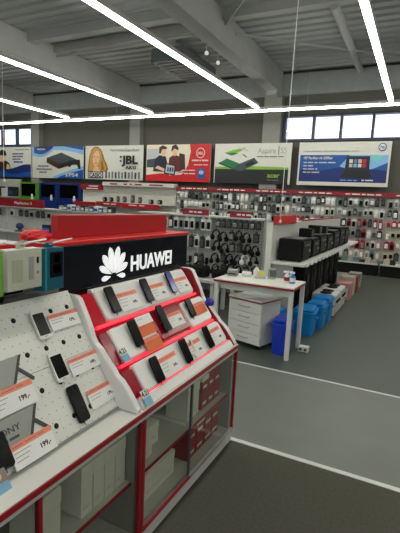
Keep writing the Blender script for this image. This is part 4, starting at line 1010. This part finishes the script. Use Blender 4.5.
# stand phones
VIO = mat('violet_screen', (66, 62, 150), 0.15, var=0.4, scale=20)
phone(T1, 1.663, 0.030, 0.012, 'black phone at the left of the top tier', BLACK, wd=0.06, tilt=0.09)
phone(T1, 1.960, 0.030, 0.012, 'black phone in the middle of the top tier', BLACK, wd=0.06, tilt=0.09)
phone(T1, 2.228, 0.036, 0.012, 'phone with violet screen at the right of the top tier', BLACK, VIO, wd=0.06, tilt=0.09)
phone(T2, 1.676, 0.038, 0.012, 'black phone at the left of the middle tier', BLACK, wd=0.06, tilt=0.09)
phone(T2, 1.938, 0.046, 0.014, 'black phone on the dark red block in the middle tier', BLACK, ht=0.15, wd=0.06, tilt=0.09)
phone(T2, 2.250, 0.060, 0.012, 'black phone at the right of the middle tier', BLACK, ht=0.118, wd=0.06, tilt=0.09)
phone(T3, 1.672, 0.030, 0.010, 'black phone at the left of the lowest tier', BLACK, ht=0.125, wd=0.06, tilt=0.09)
phone(T3, 1.962, 0.034, 0.010, 'black phone in the middle of the lowest tier with a white cable end', BLACK, ht=0.132, wd=0.06, tilt=0.09)
phone(T3, 2.240, 0.038, 0.010, 'black phone at the right of the lowest tier', BLACK, ht=0.13, wd=0.06, tilt=0.09)
card(T1, 1.712, 0.022, 0.17, 0.1, 0.016, 'white price card right of the left phone on the top tier', '699,-', lines=3)
card(T1, 2.010, 0.022, 0.15, 0.1, 0.016, 'white price card right of the middle phone on the top tier', '499,-', lines=3)
card(T1, 2.284, 0.022, 0.15, 0.1, 0.016, 'white price card right of the violet screened phone', '399,-', lines=3)
card(T2, 1.722, 0.072, 0.135, 0.072, 0.016, 'orange card, upper of two beside the left phone on the middle tier', strip=PEACH, base=ORANGE, lines=1)
card(T2, 1.705, -0.012, 0.14, 0.074, 0.024, 'orange card, lower of two beside the left phone on the middle tier', strip=PEACH, base=ORANGE, lines=1)
card(T2, 1.995, 0.05, 0.145, 0.082, 0.018, 'white price card on the dark red block', '349,-', lines=2)
card(T2, 2.300, 0.058, 0.14, 0.076, 0.016, 'orange card beside the right phone on the middle tier', strip=PEACH, base=ORANGE, lines=1)
card(T2, 1.735, 0.128, 0.13, 0.05, 0.018, 'white card above the two orange cards', lines=1, strip=None)
card(T3, 1.722, 0.03, 0.16, 0.1, 0.013, 'white price card right of the left phone on the lowest tier', '249,-', lines=3)
card(T3, 2.010, 0.03, 0.15, 0.1, 0.013, 'white price card right of the middle phone on the lowest tier', '199,-', lines=3)
card(T3, 2.290, 0.034, 0.14, 0.1, 0.013, 'white price card right of the right phone on the lowest tier', '149,-', lines=3)
t = mthing('cable_end', 'white cable end curling over the middle phone of the lowest tier', 'cable', at(T3, 2.0, 0.04, 0.018))
b = BM(); add_tube(b, ((0.0, -0.02, 0.004), (0.012, 0.0, 0.02), (-0.012, 0.012, 0.026), (0.03, 0.03, 0.02), (0.05, 0.085, 0.008)), 0.005, 7); obj('cord', b, PAPER, t)
b = BM(); add_box(b, (0.04, 0.075, 0.004), (0.06, 0.1, 0.014), bev=0.003); obj('plug', b, LGREY, t)
# small stickers with a number on the wavy panel, and a violet tag
def sticker(Mx, label, cat='sticker'):
    t = mthing('number_sticker', label, cat, Mx)
    b = BM(); add_prism(b, rrect(-0.026, 0, 0.026, 0.036, 0.003, 2), 0, 0.002); obj('blue_panel', b, mat('sticker_blue', (124, 176, 206), 0.4), t)
    b = BM(); add_prism(b, rrect(-0.026, 0.037, 0.026, 0.07, 0.003, 2), 0, 0.002); obj('white_panel', b, mat('sticker_white', (206, 210, 206), 0.4), t)
    b = BM(); text_bm(b, '4.21', 0.032, Matrix.Translation((-0.024, 0.042, 0.002)), 0, 0.001, 0.0006, width=0.048); obj('number', b, INK, t)
SID2, _ = slope((-1.117, 0.864), (-1.196, 0.957)); SID3, _ = slope((-0.98, 0.706), (-1.05, 0.802))
sticker(at(SID2, 1.548, 0.0, 0.011), 'blue and white 4.21 sticker at the left end of the middle tier')
sticker(at(SID3, 1.524, -0.002, 0.014), 'blue and white 4.21 sticker at the left end of the lowest tier')
t = mthing('colour_sticker', 'light blue picture sticker at the left edge of the counter', 'sticker', at(PEG, 0.832, -0.03, 0.03))
b = BM(); add_prism(b, rrect(-0.05, 0.0, 0.022, 0.04, 0.004, 2), 0, 0.002); obj('card', b, MATS['sticker_blue'], t)
b = BM(); add_prism(b, rrect(-0.05, 0.041, 0.022, 0.08, 0.004, 2), 0.0, 0.002); add_prism(b, ell(-0.005, 0.06, 0.008, 0.011, 12), 0.002, 0.003, None, 1); obj('picture', b, [mat('sticker_dark', (140, 130, 122), 0.5), PAL['skin']], t)
b = BM(); add_box(b, (-0.04, 0.0, -0.03), (0.015, 0.006, 0.0)); obj('foot', b, CLEAR, t)
t = thing('security_tag', 'small violet blue tag on the right rim of the stand', 'tag', (-1.19, 2.49, 0.96))
bb = BM(); add_lathe(bb, [(0.01, -0.02), (0.028, -0.012), (0.03, 0.01), (0.022, 0.026), (0.008, 0.03)], 14, T=Matrix.Translation((0.035, 0, 0.0))); obj('body', bb, mat('violet_plastic', (60, 48, 170), 0.3), t, smooth=False)
bb = BM(); add_box(bb, (0.0, -0.012, -0.02), (0.03, 0.012, 0.0), bev=0.003); obj('clip', bb, mat('violet_plastic', (60, 48, 170), 0.3), t)

# ---- black sign with petal emblem and red header
t = thing('lit_sign', 'black sign with white petal emblem and lit white lettering, topped by a red panel', 'sign', (-1.45, 2.0, 1.15))
part('box', box((-1.5, 1.385, 1.165), (-1.384, 2.575, 1.378), 0.004), mat('sign_black', (20, 22, 32), 0.22), t)
part('red_ledge', box((-1.56, 1.37, 1.378), (-1.378, 2.585, 1.395), 0.003), REDH, t)
part('red_header', box((-1.56, 1.53, 1.395), (-1.515, 2.515, 1.505), 0.004), mat('header_deep_red', (168, 18, 22), 0.5), t)
SG = frame((0, 1, 0), (0, 0, 1), (1, 0, 0), (-1.384, 1.787, 1.203))
bb = BM()
for ang, r0, r1, wdt in ((13, 0.016, 0.168, 0.048), (38, 0.018, 0.158, 0.046), (64, 0.022, 0.138, 0.039), (97, 0.028, 0.106, 0.031)):
    for s in (-1, 1):
        a = math.radians(90 - ang); dx, dy = math.cos(a), math.sin(a); px, py = -dy, dx
        pts = []
        for k in range(13):
            u = k / 12; r = r0 + (r1 - r0) * u; wv = wdt * 0.5 * (math.sin(PI * u ** 1.7) ** 0.62) * 0.92
            pts.append((r, wv))
        poly = [(dx * r + px * v, dy * r + py * v) for r, v in pts] + [(dx * r - px * v, dy * r - py * v) for r, v in pts[::-1][1:-1]]
        if s < 0: poly = [(-x, y) for x, y in poly]
        add_prism(bb, [(x * 0.92, y * 0.9 - 0.0) for x, y in poly], 0.0, 0.004, SG)
part('emblem', bb, SIGNW, t)
bb = BM(); text_bm(bb, 'HUAWEI', 0.12, SG @ Matrix.Translation((0.148, 0.004, 0.002)), 0, 0.004, 0.0018, width=0.43)
part('lettering', bb, SIGNW, t)
bb = BM()
add_box(bb, (-1.5, 1.42, 0.703), (-1.445, 2.56, 1.165)); part('back_panel', bb, DGREY, t)

# ---- hanging packs behind the perforated board, left
t = thing('back_rack', 'slatted rack with red front ledge behind the perforated board', 'rack', (-1.6, 0.7, 0.7))
part('back_panel', box((-1.5, 0.1, 0.703), (-1.46, 1.365, 1.368)), mat('rack_grey', (120, 122, 118), 0.5), t)
part('top_shelf', box((-1.95, 0.1, 1.37), (-1.45, 1.36, 1.386)), LGREY, t)
part('red_ledge', box((-1.449, 0.1, 1.368), (-1.43, 1.36, 1.398), 0.003), REDH, t)
part('support', box((-1.95, 0.1, 0.0), (-1.5, 1.36, 0.03)), DGREY, t)
part('support', box((-1.95, 0.1, 0.03), (-1.93, 1.36, 1.37)), LGREY, t)
def hang_box(y0, y1, z0, z1, x0, m, label, marks, front=None):
    t = thing('hanging_box', label, 'packaged accessory', ((x0 - 0.03), (y0 + y1) / 2, z0), 0)
    part('box', box((x0 - 0.05, y0, z0), (x0, y1, z1), 0.002), m, t)
    b = BM(); T = frame((0, 1, 0), (0, 0, 1), (1, 0, 0), (x0, y0, z0)); W, H = y1 - y0, z1 - z0
    mts = []
    for (a, c, d, e, mm) in marks:
        if mm not in mts: mts.append(mm)
        add_box(b, (W * a, H * c, 0), (W * d, H * e, 0.0015), mts.index(mm), T)
    part('print', b, mts, t)
    b = BM(); add_box(b, (x0 - 0.027, (y0 + y1) / 2 - 0.02, z1), (x0 - 0.023, (y0 + y1) / 2 + 0.02, z1 + 0.02)); part('hang_tab', b, m, t)
    b = BM(); ym = (y0 + y1) / 2; add_tube(b, ((-1.459, ym, z1 + 0.012), (x0 - 0.01, ym, z1 + 0.012), (x0 + 0.03, ym, z1 + 0.03)), 0.003, 6)
    part('hook', b, STEEL, t)
    b = BM(); add_tube(b, ((x0 + 0.03, ym - 0.03, z1 + 0.026), (x0 + 0.034, ym, z1 + 0.03), (x0 + 0.03, ym + 0.07, z1 + 0.036)), 0.0035, 6); part('price_holder', b, PAPER, t)
GRN = mat('pack_green', (120, 176, 70), 0.4)
hang_box(0.87, 1.025, 1.215, 1.398, -1.27, PAPER, 'white and green hanging box cut by the left edge', [(0, 0, 1, 0.14, GRN), (0.9, 0, 1, 1, GRN), (0.3, 0.4, 0.75, 0.8, PACKC['pink'])])
hang_box(1.045, 1.2, 1.25, 1.398, -1.27, mat('pack_ivory', (196, 200, 184), 0.45), 'ivory hanging box between the green and the teal one', [(0.12, 0.2, 0.42, 0.75, mat('pack_sand', (176, 184, 156), 0.4)), (0.6, 0.22, 0.75, 0.8, PACKC['grey']), (0.84, 0.62, 0.9, 0.78, BLACK), (0.84, 0.35, 0.9, 0.42, GREY)])
hang_box(1.212, 1.325, 1.223, 1.392, -1.28, mat('pack_deep_teal', (22, 92, 112), 0.4), 'teal hanging box beside the black sign', [(0.34, 0.3, 0.95, 0.9, BLACK), (0.5, 0.4, 0.85, 0.6, PACKC['grey']), (0.55, 0.65, 0.8, 0.85, PACKC['pink']), (0.12, 0, 0.2, 1, mat('pack_aqua', (40, 150, 160), 0.4))])
hang_box(1.06, 1.19, 1.215, 1.32, -1.36, BLACK, 'black hanging box behind the ivory one', [(0.1, 0.1, 0.9, 0.3, GREY)])
t = thing('plastic_bag', 'red crumpled bag lying at the left end of the red ledge above the black sign', 'bag', (-1.52, 1.40, 1.3955))
bb = BM(); bmesh.ops.create_icosphere(bb, subdivisions=3, radius=1.0)
rr = random.Random(3)
for v in bb.verts:
    n_ = v.co.copy(); k = 1 + 0.18 * math.sin(9 * n_.x + 4 * n_.y) * math.cos(7 * n_.y - 3 * n_.z)
    v.co = Vector((n_.x * 0.05 * k, n_.y * 0.075 * k, max(0.0, 0.02 + n_.z * 0.028 * k)))
obj('body', bb, REDH, t)
bb = BM(); add_tube(bb, ((0.0, -0.05, 0.03), (0.01, -0.085, 0.028), (0.015, -0.1, 0.006)), 0.005, 6); obj('handle', bb, REDH, t)
for k, (y, c) in enumerate(((0.86, 'grey'), (1.0, 'white'))):
    t = thing('small_carton', '%s small carton lying on the rack left of the red bag' % c, 'carton', (-1.7, y, 1.3868))
    obj('body', box((-0.05, -0.05, 0), (0.05, 0.05, 0.03), 0.003), PACKC[c], t); obj('label', box((0.05, -0.04, 0.006), (0.052, 0.04, 0.024)), PACKC['blue'], t)
bpy.context.view_layer.update()
